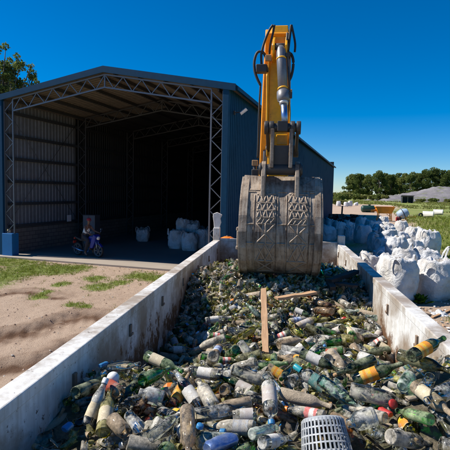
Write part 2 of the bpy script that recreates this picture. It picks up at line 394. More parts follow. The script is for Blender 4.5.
# ------------------------------------------------------------------ light and sky
w = bpy.data.worlds.new('World'); scene.world = w; w.use_nodes = True
nt = w.node_tree; nt.nodes.clear()
SUN_EL = R(46); TRAVEL = Vector((math.cos(R(-9)), math.sin(R(-9)), -math.tan(SUN_EL))).normalized()
sky = nt.nodes.new('ShaderNodeTexSky'); sky.sky_type = 'NISHITA'; sky.sun_disc = False
sky.sun_elevation = SUN_EL; sky.sun_rotation = math.atan2(-TRAVEL.x, -TRAVEL.y)
sky.altitude = 100; sky.air_density = .85; sky.dust_density = 0; sky.ozone_density = 8.0
hs = nt.nodes.new('ShaderNodeHueSaturation'); hs.inputs['Saturation'].default_value = 1.38; hs.inputs['Value'].default_value = 1.0
bg = nt.nodes.new('ShaderNodeBackground'); bg.inputs['Strength'].default_value = .085
wo = nt.nodes.new('ShaderNodeOutputWorld')
nt.links.new(sky.outputs[0], hs.inputs['Color']); nt.links.new(hs.outputs[0], bg.inputs['Color']); nt.links.new(bg.outputs[0], wo.inputs['Surface'])
sl = bpy.data.lights.new('sun', 'SUN'); sl.energy = 5.0; sl.angle = R(.53); sl.color = (1, .94, .84)
so = bpy.data.objects.new('sun', sl); C.objects.link(so); so.rotation_euler = TRAVEL.to_track_quat('-Z', 'Y').to_euler(); so.location = (-20, 5, 40)
scene.view_settings.view_transform = 'Standard'; scene.view_settings.look = 'None'; scene.view_settings.exposure = .5; scene.view_settings.gamma = 1
scene.view_settings.use_curve_mapping = False
scene.render.engine = 'CYCLES'
cy = scene.cycles
cy.max_bounces = 8; cy.diffuse_bounces = 3; cy.glossy_bounces = 3; cy.transmission_bounces = 4; cy.transparent_max_bounces = 20
cy.use_denoising = True; cy.caustics_reflective = False; cy.caustics_refractive = False

# ------------------------------------------------------------------ ground
def smooth(a, b, x):
    t = min(1, max(0, (x - a) / (b - a))); return t * t * (3 - 2 * t)
def axis_coords(lo, hi, step, far, g=1.28):
    c = list(np.arange(lo, hi + 1e-6, step)); s = step; x = hi
    while x < far: s *= g; x += s; c.append(x)
    s = step; x = lo
    while x > -far: s *= g; x -= s; c.insert(0, x)
    return c
RUT1 = [gp(*p) for p in [(-60, 345), (0, 331), (28, 326), (62, 315), (80, 311), (118, 313), (170, 300)]]
RUT2 = [gp(*p) for p in [(-60, 390), (-10, 366), (19, 360), (47, 354), (62, 341), (81, 337), (120, 330)]]
RUT3 = [gp(*p) for p in [(-40, 300), (10, 291), (30, 290), (60, 296)]]
def seg_side(pl, x, y):
    best = (9, 0)
    for a, b in zip(pl[:-1], pl[1:]):
        dx, dy = b.x - a.x, b.y - a.y; L = dx * dx + dy * dy
        t = min(1, max(0, ((x - a.x) * dx + (y - a.y) * dy) / L)); qx, qy = a.x + dx * t, a.y + dy * t
        d = math.hypot(x - qx, y - qy)
        if d < best[0]: best = (d, math.copysign(1, dx * (y - qy) - dy * (x - qx)))
    return best
GB = [gp(455, 322), gp(440, 296), gp(432, 262), gp(412, 226), gp(392, 211)]     # edge of the field on the right
PATCH = [(gp(*p), r) for p, r in [((8, 262), 1.6), ((28, 270), 1.5), ((55, 270), 1.2), ((75, 268), .9), ((95, 279), .5), ((100, 287), .6), ((120, 283), .5), ((140, 275), .9), ((155, 278), .8), ((5, 278), .9),
                                  ((38, 297), .35), ((45, 293), .3), ((72, 305), .3), ((84, 307), .3), ((60, 285), .4), ((100, 262), .5), ((-40, 262), 3.5), ((-40, 285), 2.0)]]
def field_x(y):
    for a, b in zip(GB[:-1], GB[1:]):
        if a.y <= y <= b.y: return a.x + (b.x - a.x) * (y - a.y) / (b.y - a.y)
    return GB[0].x + (GB[0].y - y) * .1 if y < GB[0].y else GB[-1].x + (y - GB[-1].y) * .36
def grass_amt(x, y):
    s, t = to_sh(x, y); g = 0.0
    nz = noise.noise(Vector((x * .55, y * .55, 3)))
    if x > 2 or s > SW + 1:
        e = x - field_x(y); g = smooth(-.8, 1.4, e + nz * 1.6)
        if y > 125 and x > 10: g = max(g, smooth(125, 150, y))
        if s < SW + 6.5 and s > SW and 2 < t < 50: g = max(g, .45 + nz * .5)
    elif s < SW + 2 and t < 0:
        for p, r in PATCH:
            d = math.hypot(x - p.x, (y - p.y) * .75) / r
            if d < 1.4: g = max(g, (1.25 - d) * 1.0)
        g = g + nz * .35 if g > .05 else max(0, nz * .42 - .12)
    if s < -1: g = max(g, .5 + nz)
    if y > 300 or abs(x) > 400: g = max(g, .8)
    return g
def ground_h(x, y):
    s, t = to_sh(x, y); h = 0.0; damp = 0.0
    if -40 < x < 4 and 3 < y < 24:
        m = smooth(.6, 2.0, -t) * smooth(-40, -25, x)
        n1 = noise.noise(Vector((x * .5, y * .8, 0))); n2 = noise.noise(Vector((x * 2.1, y * 2.6, 5))); n3 = noise.noise(Vector((x * 6, y * 6, 9)))
        n4 = noise.noise(Vector((x * 13, y * 13, 2))); h += m * (.05 * n1 + .026 * n2 + .016 * n3 + .009 * n4)
        for pl, dep, wd in ((RUT1, .11, .85), (RUT2, .10, .65), (RUT3, .03, .5)):
            d, sd = seg_side(pl, x, y); wob = .09 * n2 + .03 * n3 + .012 * n4
            dd = d * sd + wob                       # positive = beyond the rut, away from the truck
            cut = smooth(-wd * 1.9, -.12, dd) * (1 - smooth(-.26, .05, dd)); lip = math.exp(-((dd - .14) / .17) ** 2)
            tread = smooth(-.2, .5, math.sin((x + y * .25) * 24))
            h += m * (-dep * cut + .035 * lip * (1 + .3 * n3 + .4 * n4) + .034 * tread * cut * (1 if pl is RUT1 else .4))
            damp = max(damp, m * (1.35 * cut * smooth(-wd * 1.2, -.15, dd) + .5 * lip) * (.75 + .7 * n2 + .4 * n3))
    elif x > 3 and y > 5:
        h += .04 * noise.noise(Vector((x * .4, y * .4, 0))) * smooth(5, 9, y)
        if y > 60: h += .25 * noise.noise(Vector((x * .03, y * .03, 2))) * smooth(60, 110, y)
    if -1 < s < SW + .6 and t > -1: h = min(h, 0.0) - .02
    return h, max(0, damp)
gx = axis_coords(-14, 1, .065, 5000, 1.2); gy = axis_coords(5.5, 18, .065, 5000, 1.2)
nx, ny = len(gx), len(gy)
GV = np.zeros((ny, nx, 3), np.float32); GA = np.zeros((ny, nx), np.float32); GD = np.zeros((ny, nx), np.float32)
for j, y in enumerate(gy):
    for i, x in enumerate(gx):
        if -17 < x < 4 and 3 < y < 24: h, dmp = ground_h(x, y)
        elif abs(x) < 400 and -20 < y < 500: h, dmp = ground_h(x, y)
        else: h, dmp = 0, 0
        GV[j, i] = (x, y, h); GA[j, i] = grass_amt(x, y); GD[j, i] = min(1, dmp)
I = np.arange(ny * nx).reshape(ny, nx)
gme = np_mesh('ground', GV.reshape(-1, 3), np.stack([I[:-1, :-1], I[:-1, 1:], I[1:, 1:], I[1:, :-1]], -1).reshape(-1, 4), 'dirt_and_grass', smooth=True)
for nm, arr in (('grass', GA), ('damp', GD)):
    gme.attributes.new(nm, 'FLOAT', 'POINT').data.foreach_set('value', arr.ravel())
tag(put('ground', gme), kind='structure')
def gz(x, y): return ground_h(x, y)[0]

def blades(name, pts, hmin, hmax, wd, per, mat='grass_blade'):
    V = []; Fq = []
    for (x, y, sc_) in pts:
        z = gz(x, y) - .01
        for _ in range(per):
            a = random.uniform(0, 6.28); r = random.uniform(0, .09) * sc_; bx, by = x + r * math.cos(a), y + r * math.sin(a)
            h = random.uniform(hmin, hmax) * sc_; ln = random.uniform(.2, .8) * h; b = random.uniform(0, 6.28); ww = wd * random.uniform(.7, 1.3) * sc_
            px_, py_ = math.cos(b + 1.57) * ww, math.sin(b + 1.57) * ww; k = len(V)
            V += [(bx - px_, by - py_, z), (bx + px_, by + py_, z), (bx + px_ * .5 + math.cos(b) * ln * .5, by + py_ * .5 + math.sin(b) * ln * .5, z + h * .65), (bx + math.cos(b) * ln, by + math.sin(b) * ln, z + h)]
            Fq.append((k, k + 1, k + 2, k + 3))
    return tag(put(name, np_mesh(name, V, Fq, mat)), kind='stuff')
pts = []
for p, r in PATCH[:16]:
    for _ in range(int(210 * r * r) + 15):
        a, q = random.uniform(0, 6.28), random.random() ** .7 * r * 1.15
        x, y = p.x + q * math.cos(a), p.y + q * math.sin(a) / .75
        if to_sh(x, y)[1] < -.5 and grass_amt(x, y) > .30: pts.append((x, y, random.uniform(.7, 1.3)))
for _ in range(1700):
    x, y = random.uniform(-14, -2), random.uniform(10, 20); s, t = to_sh(x, y)
    if -7 < t < -.5 and random.random() < math.exp(t / 2.0) * .8 + .05 and s < SW - .3: pts.append((x, y, random.uniform(.6, 1.3)))
peb = MB()
for _ in range(2600):
    y = 6.2 + 13 * random.random(); x = random.uniform(-13, .2) if y < 16 else random.uniform(-14, -2); s, t = to_sh(x, y)
    if t > -.5 or (x * math.cos(TRA) - y * math.sin(TRA)) > -1.44: continue
    r_ = random.choice([.008, .012, .016, .02, .03]) * random.uniform(.7, 1.3); z = gz(x, y); peb.cur = random.choice([0, 0, 0, 1, 2]); a0 = random.random() * 6
    ring = [(x + r_ * random.uniform(.7, 1.2) * math.cos(a0 + k * 1.257), y + r_ * random.uniform(.7, 1.2) * math.sin(a0 + k * 1.257), z + random.uniform(-.1, .25) * r_) for k in range(5)]
    peb.add(ring + [(x, y, z + r_ * .75)], [(k, (k + 1) % 5, 5) for k in range(5)])
tag(peb.build('pebbles', ['soil_clod', 'soil_clod_dark', 'grey_stone']), 'small stones and clods lying on the trampled dirt', kind='stuff')
tag(blades('grass', pts, .03, .085, .005, 9), 'short green grass growing in patches along the concrete floor of the shed')
pts = []
for _ in range(9000):
    y = 9 + 60 * random.random() ** 1.6; x = field_x(y) + random.uniform(-1.2, 3 + y * .42)
    if grass_amt(x, y) > .5: pts.append((x, y, random.uniform(.7, 1.3) * (1 + y / 60)))
tag(blades('grass', pts, .07, .22, .010, 5), 'rough green and straw coloured grass of the open field')

pts = []
for _ in range(5200):
    y = 62 + 150 * random.random(); x = y * random.uniform(.28, .62)
    nz_ = noise.noise(Vector((x * .07, y * .035, 7)))
    if grass_amt(x, y) > .5 and nz_ > .02 - (.25 if y > 150 else 0) and not (64 < y < 84 and .40 < x / y < .52): pts.append((x, y, random.uniform(.5, 1.4) * (1 + y / 110)))
tag(blades('grass', pts, .07, .20, .03, 8, 'weed_pale'), 'tall pale weeds standing in the far part of the field', kind='stuff')

# ------------------------------------------------------------------ concrete floor of the shed
mb = MB(); mb.box((SW / 2 + .15, SL / 2 - .2, -.07), (SW + .5, SL + .6, .24))
fl = mb.build('floor', 'concrete'); fl.location = SH(0, 0); fl.rotation_euler = (0, 0, -SHA); tag(fl, kind='structure')

# ------------------------------------------------------------------ the shed
shed = thing('metal_shed', 'large dark blue corrugated metal shed with open truss framed front', 'shed', SH(0, 0), -SHA)
def corrugated(x0y0, x1y1, z0, z1, depth, pitch=.25, flip=1):
    """vertical trapezoid sheet between two plan points."""
    p, q = Vector((*x0y0, 0)), Vector((*x1y1, 0)); d = q - p; L = d.length; d.normalize(); nrm = Vector((d.y, -d.x, 0)) * flip
    n = int(L / pitch); pr = []
    for i in range(n):
        for u, v in ((0, 0), (.58, 0), (.68, 1), (.90, 1)): pr.append(p + d * ((i + u) * L / n) + nrm * (v * depth))
    pr.append(q)
    V = [(v.x, v.y, z0) for v in pr] + [(v.x, v.y, z1) for v in pr]; m = len(pr)
    return V, [(i, i + 1, m + i + 1, m + i) for i in range(m - 1)]
def sheet_part(name, x0, x1, z0, z1, outm, inm, flip, parent):
    mb = MB(); V, Fs = corrugated(x0, x1, z0, z1, .03, .25, flip); mb.add(V, Fs)
    d = Vector((x1[0] - x0[0], x1[1] - x0[1], 0)).normalized(); nrm = Vector((d.y, -d.x, 0)) * -flip * .012
    mb.cur = 1; mb.add([(Vector(v) + nrm)[:] for v in V], Fs)
    k = len(Fs); mb.mi = [0] * k + [2 if (inm == 'zinc_sheet' and V[f[0]][1] > 5.5) else 1 for f in Fs]  # wall lining past the first bay takes the painted-in shade
    return mb.build(name, [outm, inm, 'shade_sheet'], parent)
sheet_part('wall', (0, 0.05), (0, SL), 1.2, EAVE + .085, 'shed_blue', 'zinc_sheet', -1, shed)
wr = sheet_part('wall', (SW, 0.05), (SW, SL), 0, EAVE + .085, 'shed_blue', 'shade_sheet', 1, shed)  # whole inner face of this wall carries the painted-in shade
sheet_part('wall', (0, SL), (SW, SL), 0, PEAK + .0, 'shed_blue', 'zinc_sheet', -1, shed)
mb = MB(); mb.box((.0, SL / 2 + .2, .6), (.16, SL - .5, 1.2)); mb.build('block_wall', 'block_wall', shed)
# roof: two slopes, outer sheet and lining
mb = MB(); ov = .26; slope = (PEAK - EAVE) / (SW / 2)
for sgn in (0, 1):
    x_e = -ov if sgn == 0 else SW + ov; z_e = EAVE - ov * slope + .10; x_p = SW / 2; z_p = PEAK + .10
    n = int(SL / .25); V = []; W = []
    for i in range(n + 1):
        for u, dz in ((0, 0), (.6, 0), (.7, .03), (.92, .03)):
            y = -.12 + (i + u) * (SL + .2) / (n + 1); V.append((x_e, y, z_e + dz)); W.append((x_p, y, z_p + dz))
    m = len(V); fs = [(i, i + 1, m + i + 1, m + i) for i in range(m - 1)]
    mb.cur = 0; mb.add(V + W, fs); mb.cur = 1; mb.add([(a, b, c - .035) for a, b, c in V + W], fs); mb.mi[-len(fs):] = [2 if V[f[0]][1] > 7.5 else 1 for f in fs]  # ceiling deeper in takes the sheet with shade in its colour
mb.build('roof', ['shed_blue', 'roof_lining', 'shade_sheet'], shed)
# barge trim over the gable and gutter along the right eave
mb = MB()
for sgn in (0, 1):
    xe = -ov - .02 if sgn == 0 else SW + ov + .02; ze = EAVE - ov * slope
    o1 = [(xe, ze - .02), (SW / 2, PEAK - .0), (SW / 2, PEAK + .26), (xe, ze + .24)]
    mb.prism(o1, 'y', -.17 - .002 * sgn, -.125 - .002 * sgn)
    mb.prism([(xe, ze + .18), (SW / 2, PEAK + .2), (SW / 2, PEAK + .245), (xe, ze + .225)], 'y', -.12, .2)
mb.build('barge_trim', 'trim_blue', shed)
mb = MB(); mb.box((SW + ov + .03, SL / 2, EAVE + .06), (.10, SL + .1, .15)); mb.build('gutter', 'shed_blue', shed)
mb = MB(); mb.box((-ov - .03, SL / 2, EAVE + .06), (.10, SL + .1, .15)); mb.build('gutter', 'shed_blue', shed)
for x in (.09, SW - .10):
    mb = MB(); mb.box((x, -.06, EAVE / 2 + .04), (.24, .16, EAVE + .02)); mb.build('corner_flashing', 'trim_blue', shed, .01)
# portal frames
TD = .52
def lattice_col(x0, x1, y, z0, z1, m='galvanised'):
    mb = MB(); c = .06
    mb.bar((x0, y, z0), (x0, y, z1), c); mb.bar((x1, y, z0), (x1, y, z1), c)
    n = max(2, int(round((z1 - z0) / .47)))
    for i in range(n):
        za, zb = z0 + (z1 - z0) * i / n, z0 + (z1 - z0) * (i + 1) / n
        a, b = (x0, x1) if i % 2 == 0 else (x1, x0); mb.bar((a, y, za), (b, y, zb), .034)
    return mb
def lattice_rafter(sgn, y):
    mb = MB(); c = .06
    xs = SW / 2; xe = .72 if sgn == 0 else SW - .72
    top = lambda x: EAVE - .06 + slope * (x if sgn == 0 else SW - x); bot = lambda x: top(x) - TD + (.06 if False else 0)
    mb.bar((xe, y, top(xe)), (xs, y, top(xs)), c); mb.bar((xe, y, bot(xe)), (xs, y, bot(xs)), c)
    n = 11
    for i in range(n):
        xa, xb = xe + (xs - xe) * i / n, xe + (xs - xe) * (i + 1) / n
        mb.bar((xa, y, (bot if i % 2 == 0 else top)(xa)), (xb, y, (top if i % 2 == 0 else bot)(xb)), .034)
    if sgn == 0: mb.bar((xs, y, bot(xs)), (xs, y, top(xs)), .055)
    mb.bar((xe + (.0), y, bot(xe)), (xe, y, top(xe)), .05)
    return mb
for k in range(10):
    y = .0 if k == 0 else 5.5 * k
    z0 = 1.05 if k == 0 else .05
    mt = 'galvanised' if k == 0 else 'dark_girt'  # frames behind the front one get darker steel, shade put into colour
    lattice_col(.24, .72, y, z0, EAVE - .02, mt).build('lattice_column', mt, shed)
    lattice_col(SW - .24, SW - .72, y, z0, EAVE - .02, mt).build('lattice_column', mt, shed)
    lattice_rafter(0, y).build('rafter_truss', mt, shed); lattice_rafter(1, y).build('rafter_truss', mt, shed)
for x in (.46, SW - .46):
    mb = MB(); mb.box((x, .02, .53), (.56, .42, 1.06)); mb.build('concrete_pier', 'pier_blue', shed, .012)
for k in range(6):
    z = 1.32 + k * 1.06
    for x in (.10, SW - .10):
        mb = MB(); mb.box((x, SL / 2 + .2, z), (.09, SL - .3, .14)); mb.build('girt', 'dark_girt', shed)
for k in range(5):
    for sgn in (0, 1):
        x = .5 + k * 1.15; x = x if sgn == 0 else SW - x
        z = EAVE + slope * (x if sgn == 0 else SW - x) - .02
        mb = MB(); mb.box((x, SL / 2 + .1, z), (.07, SL - .1, .13)); mb.build('purlin', 'dark_girt', shed)
for a, b in (((.2, .1, 1.4), (.2, 5.4, 6.8)), ((.2, 5.4, 1.4), (.2, .1, 6.8))):
    mb = MB(); mb.tube([a, b], .012, 6); mb.build('brace_rod', 'dark_girt', shed)
# floodlight on the side wall
mb = MB(); mb.bar((SW + .03, .55, 6.28), (SW + .32, .55, 6.30), .035); mb.box((SW + .06, .55, 6.28), (.05, .12, .14))
arm = mb.build('floodlight', 'dark_steel', shed)
mb = MB(); mb.box((0, 0, 0), (.30, .22, .09)); mb.box((0, 0, -.055), (.33, .25, .02))
h = mb.build('lamp_head', 'white_plastic', arm, .01, (SW + .42, .52, 6.33)); h.rotation_euler = (R(18), R(-38), R(10))
# notice and cabinet on the inner left wall
mb = MB(); mb.box((.19, 4.7, 1.5), (.02, .36, .36)); tag(mb.build('notice_board', 'notice_paper'), 'small pale notice fixed to the inner left wall of the shed', 'notice')
o = bpy.data.objects['notice_board']; o.location = SH(0, 0); o.rotation_euler = (0, 0, -SHA)

# ------------------------------------------------------------------ open truck body
A0, A1, RIM = -1.241, 1.129, 2.193
B0, B1, BEDZ = .35, 9.25, 1.15
trk = thing('truck_trailer', 'long open topped trailer with battered white steel sides full of glass', 'trailer', (0, 0, 0), -TRA)
def side(xi, sgn):
    mb = MB(); th = .055; y0, y1 = B0, B1
    mb.box((xi + sgn * th / 2, (y0 + y1) / 2, (BEDZ + RIM - .03) / 2), (th, y1 - y0, RIM - .03 - BEDZ))
    return mb
for xi, sgn in ((A0, -1), (A1, 1)):
    mb = MB(); th = .05
    mb.box((xi + sgn * th / 2, (B0 + B1) / 2, (BEDZ + RIM) / 2 - .02), (th, B1 - B0, RIM - BEDZ - .04))
    n = 10
    for i in range(n): mb.box((xi + sgn * (th + .037), B0 + .35 + (B1 - B0 - .7) * i / (n - 1), (BEDZ + RIM) / 2 - .03), (.07, .09, RIM - BEDZ - .08))
    wall = mb.build('side_panel', 'truck_white_paint', trk)
    mb = MB(); mb.box((xi + sgn * .062, (B0 + B1) / 2, RIM - .035), (.134, B1 - B0 + .02, .07)); mb.build('top_rail', 'truck_white_paint', trk, .008)
    for i in range(8):
        y = 1.55 + i * 1.04 if sgn < 0 else 1.7 + i * 1.04
        mb = MB(); x = xi - sgn * .008
        mb.box((x, y, RIM - .18), (.016, .038, .10)); mb.box((x - sgn * .010, y + .012, RIM - .215), (.010, .05, .02))
        mb.build('lashing_slot', 'rusty_slot', wall)
mb = MB(); mb.box(((A0 + A1) / 2, B1 + .03, (BEDZ + RIM) / 2 - .01), (A1 - A0 + .1, .06, RIM - BEDZ - .02)); mb.box(((A0 + A1) / 2, B1 + .04, RIM + .004), (A1 - A0 + .06, .09, .05))
for x in (-.7, 0, .7): mb.box((x, B1 + .1, (BEDZ + RIM) / 2), (.09, .08, RIM - BEDZ - .1))
mb.build('tailgate', 'truck_white_paint', trk, .006)
mb = MB(); mb.box(((A0 + A1) / 2, B0 - .03, (BEDZ + RIM) / 2), (A1 - A0 + .1, .06, RIM - BEDZ)); mb.build('headboard', 'truck_white_paint', trk, .006)
mb = MB(); mb.box(((A0 + A1) / 2, (B0 + B1) / 2, BEDZ - .04), (A1 - A0 + .2, B1 - B0, .08)); mb.build('bed_floor', 'dark_steel', trk)
for x, hgt in ((A0 - .075, .25), (A1 + .075, .17)):
    mb = MB(); mb.box((x, B1 + .02, (BEDZ + RIM + hgt) / 2 - .05), (.13, .15, RIM + hgt - BEDZ + .1)); mb.build('corner_post', 'truck_white_paint', trk, .01)
# torn plate on the tall rear post
mb = MB(); mb.prism([(A0 - .13, RIM + .24), (A0 - .02, RIM + .25), (A0 + .015, RIM + .36), (A0 - .005, RIM + .44), (A0 + .035, RIM + .52), (A0 - .07, RIM + .57), (A0 - .15, RIM + .54), (A0 - .16, RIM + .48), (A0 - .14, RIM + .36)], 'y', B1 - .02, B1 + .03)
mb.build('bent_plate', 'truck_white_paint', trk, .01)
mb = MB()
for x in (-.5, .4): mb.box((x, (B0 + B1) / 2, .96), (.14, B1 - B0 - .3, .28))
for i in range(8): mb.box((-.05, B0 + .5 + i * 1.12, 1.05), (2.2, .1, .1))
mb.build('chassis', 'dark_steel', trk)
for y in (6.1, 7.4):
    mb = MB(); mb.tube([(-1.05, y, .5), (.95, y, .5)], .07, 8); ax_ = mb.build('axle', 'dark_steel', trk)
    for x in (-1.0, .9):
        Mx = Matrix.Translation((x, y, .5)) @ Matrix.Rotation(R(90), 4, 'Y')
        mb = MB(); mb.lathe([(.26, -.13), (.44, -.14), (.5, -.10), (.5, .10), (.44, .14), (.26, .13)], 24, Mx); wt = mb.build('wheel', 'black_rubber', trk)
        mb = MB(); mb.lathe([(.0, -.04), (.18, -.05), (.265, -.125), (.265, .125), (.18, .05), (0, .04)], 20, Mx); mb.build('rim', 'white_paint', wt)
mb = MB()
for x in (-.6, .5): mb.bar((x, 1.4, .03), (x, 1.4, .84), .12); mb.box((x, 1.4, .03), (.3, .3, .04))
mb.build('landing_leg', 'dark_steel', trk)

# ------------------------------------------------------------------ excavator
EXO = (-.01, 6.35)
exc = thing('excavator', 'yellow excavator lowering a worn steel bucket onto the glass', 'excavator', TR(*EXO, 0), -TRA)
def ex(px, py, d):
    """photo point at depth d (along the truck axis) in excavator coordinates"""
    p = ray(px, py); t = d / (p.y * math.cos(TRA) + p.x * math.sin(TRA)); p = CAMP + p * t
    a = p.x * math.cos(TRA) - p.y * math.sin(TRA); b = p.x * math.sin(TRA) + p.y * math.cos(TRA)
    return Vector((a - EXO[0], b - EXO[1], p.z))
# bucket: side profile in (y, z)
PRO = [(-.24, 3.40), (-.42, 3.27), (-.56, 3.10), (-.66, 2.90), (-.70, 2.70), (-.685, 2.50), (-.61, 2.33), (-.47, 2.20), (-.27, 2.11), (-.03, 2.06), (.32, 2.03)]
def pro(s):
    s = max(0, min(len(PRO) - 1.001, s)); i = int(s); f = s - i
    return PRO[i][0] + (PRO[i + 1][0] - PRO[i][0]) * f, PRO[i][1] + (PRO[i + 1][1] - PRO[i][1]) * f
from bisect import bisect
def pro_z(z):                 # y of the outer skin at height z (visible back)
    for a, b in zip(PRO[:-1], PRO[1:]):
        if b[1] <= z <= a[1]: return a[0] + (b[0] - a[0]) * (a[1] - z) / (a[1] - b[1])
    return PRO[0][0]
HW = .492
mb = MB(); n = len(PRO); S = 4
prs = [pro(i / S) for i in range((n - 1) * S + 1)]
def nrm2(i):
    a, b = prs[max(0, i - 1)], prs[min(len(prs) - 1, i + 1)]; d = Vector((b[0] - a[0], b[1] - a[1])).normalized(); return Vector((-d.y, d.x)) * -1
for sgn, off in ((0, 0), (1, .03)):
    pass
outer = prs; inner = [(p[0] - nrm2(i)[0] * -.0 + .03, p[1] + .012) for i, p in enumerate(prs)]
mb.prism(outer + inner[::-1], 'x', -HW, HW)
shell = MB(); k = len(prs)
V = []; nxs = 9
for (y, z) in outer: V += [(-HW + 2 * HW * i / nxs, y, z) for i in range(nxs + 1)]
shell.add(V, [(j * (nxs + 1) + i, j * (nxs + 1) + i + 1, (j + 1) * (nxs + 1) + i + 1, (j + 1) * (nxs + 1) + i) for j in range(k - 1) for i in range(nxs)], True)
V2 = [(x, y + .03, z + .01) for x, y, z in V]
shell.add(V2, [(j * (nxs + 1) + i, (j + 1) * (nxs + 1) + i, (j + 1) * (nxs + 1) + i + 1, j * (nxs + 1) + i + 1) for j in range(k - 1) for i in range(nxs)], True)
bk = shell.build('bucket', 'bucket_steel', exc)
side_o = PRO + [(.30, 2.10), (.34, 2.45), (.22, 2.9), (.02, 3.25)]
for sx in (-1, 1):
    mb = MB(); mb.prism([(p[0] - .012, p[1]) if i < len(PRO) else p for i, p in enumerate(side_o)], 'x', sx * (HW + .002), sx * (HW + .03)); mb.build('side_plate', 'bucket_steel', bk, .004)
    # rim band lapping the skin
    mb = MB(); vs = []; x0, x1 = sx * (HW - .072), sx * (HW + .002)
    for i in range(len(prs)):
        nn = nrm2(i); nn = nn if nn.x < 0 else -nn; y_, z_ = prs[i]; a, b = .004, .018
        vs += [(x0, y_ + nn.x * a * -1, z_ - nn.y * a), (x0, y_ + nn.x * b, z_ + nn.y * b), (x1, y_ + nn.x * b, z_ + nn.y * b), (x1, y_ - nn.x * a, z_ - nn.y * a)]
    mb.add(vs, [(i * 4 + c, i * 4 + c + 1, i * 4 + 5 + c, i * 4 + 4 + c) for i in range(len(prs) - 1) for c in range(3)])
    mb.build('wear_band', 'bucket_steel', bk)
    mb = MB(); mb.prism([(.22, 2.12), (.42, 2.30), (.40, 2.45), (.26, 2.5)], 'x', sx * (HW + .033), sx * (HW + .075)); mb.build('side_cutter', 'bucket_steel', bk, .006)
mb = MB(); q = ex(237.6, 248, 5.9); mb.box((-HW - .05, -.30, 2.58), (.06, .16, .2)); mb.box((-HW - .055, -.31, 2.45), (.07, .12, .05)); mb.box((-HW - .055, -.31, 2.70), (.07, .12, .05)); mb.build('side_lug', 'bucket_steel', bk, .012)
# welded wear strips with crossed beads
def on_skin(x, z, off=0.0): return Vector((x, pro_z(z) - off, z))
for xc in (-.185, .215):
    hw = .125; mb = MB(); z0, z1 = 2.16, 3.18; m = 30
    vs = []
    for i in range(m + 1):
        z = z0 + (z1 - z0) * i / m; y = pro_z(z)
        vs += [(xc - hw, y + .005, z), (xc - hw, y - .017, z), (xc + hw, y - .017, z), (xc + hw, y + .005, z)]
    fs = []
    for i in range(m):
        for c in range(3): fs.append((i * 4 + c, i * 4 + c + 1, i * 4 + 5 + c, i * 4 + 4 + c))
    mb.add(vs, fs); st = mb.build('wear_strip', 'bucket_steel', bk)
    mb = MB()
    def bead(x0, z0_, x1, z1_):
        x0 += random.uniform(-.009, .009); x1 += random.uniform(-.009, .009); z0_ += random.uniform(-.010, .010); z1_ += random.uniform(-.010, .010)
        ps = [on_skin(x0 + (x1 - x0) * i / 8, z0_ + (z1_ - z0_) * i / 8, .019) for i in range(9)]
        mb.tube(ps, [random.uniform(.007, .0135) for _ in ps], 6)
    L, Rr = xc - hw + .012, xc + hw - .012
    zs = [3.17, 3.07, 2.97, 2.88, 2.80, 2.56, 2.33, 2.17]
    for z in zs: bead(L, z, Rr, z)
    for za, zb in zip(zs[:3], zs[1:4]):
        for i in range(3):
            xa = L + (Rr - L) * i / 3; xb = L + (Rr - L) * (i + 1) / 3; xm = (xa + xb) / 2; bead(xa, zb, xm, za); bead(xm, za, xb, zb)
    for i in range(4):
        xa = L + (Rr - L) * i / 4; xb = L + (Rr - L) * (i + 1) / 4; bead(xa, zs[4], xb, zs[3])
    bead(L, zs[4], Rr, zs[5]); bead(Rr, zs[4], L, zs[5]); bead((L + Rr) / 2, zs[4], (L + Rr) / 2, zs[5])
    for i in range(2):
        xa = L + (Rr - L) * i / 2; xb = L + (Rr - L) * (i + 1) / 2; bead(xa, zs[5], xb, zs[6]); bead(xb, zs[5], xa, zs[6])
    bead(L, zs[6], Rr, zs[7]); bead(Rr, zs[6], L, zs[7])
    mb.build('weld_beads', 'weld_metal', st)
mb = MB()
for z in (3.20, 2.80, 2.56):
    for a, b in ((-HW + .07, -.33), (-.04, .07), (.36, HW - .07)): mb.tube([on_skin(a + (b - a) * i / 3, z, .004) for i in range(4)], .012, 5)
for x in (-.335, -.04, .07, .362): mb.tube([on_skin(x, 2.16 + 1.0 * i / 14, .004) for i in range(15)], .008, 5)
mb.build('seam', 'bucket_steel', bk)
# upper plates left and right of the hinge
for sx in (-1, 1):
    mb = MB(); o = [(sx * HW, 3.22), (sx * .27, 3.22), (sx * .27, 3.30 if sx > 0 else 3.41), (sx * HW, 3.42)]
    V = [(x, pro_z(min(z, 3.4)) - .012, z) for x, z in o]; V += [(x, y + .03, z) for x, y, z in V]
    mb.add(V, [(0, 1, 2, 3), (7, 6, 5, 4), (0, 4, 5, 1), (1, 5, 6, 2), (2, 6, 7, 3), (3, 7, 4, 0)]); mb.build('top_plate', 'bucket_steel', bk, .004)
for x in (-.235, .195):
    mb = MB(); mb.prism([(-.50, 3.16), (-.56, 3.10), (-.52, 3.40), (-.46, 3.56), (-.38, 3.60), (-.26, 3.56), (-.10, 3.45), (.12, 3.40), (.30, 3.34), (.34, 3.12), (.2, 3.0), (-.3, 3.2)], 'x', x - .028, x + .028); mb.build('hinge_ear', 'bucket_steel', bk, .01)
mb = MB()
for i in range(5):
    x = -.4 + i * .2; mb.prism([(.28, 2.01), (.34, 2.06), (.56, 1.99), (.55, 1.97)], 'x', x - .04, x + .04)
mb.build('teeth', 'bucket_steel', bk)
mb = MB(); mb.tube([(-.30, -.40, 3.49), (.26, -.40, 3.49)], .07, 16)
for x in (-.275, .235): mb.tube([(x - .012, -.40, 3.49), (x + .012, -.40, 3.49)], .088, 16)
mb.build('bucket_pin', 'dark_steel', exc, .006)
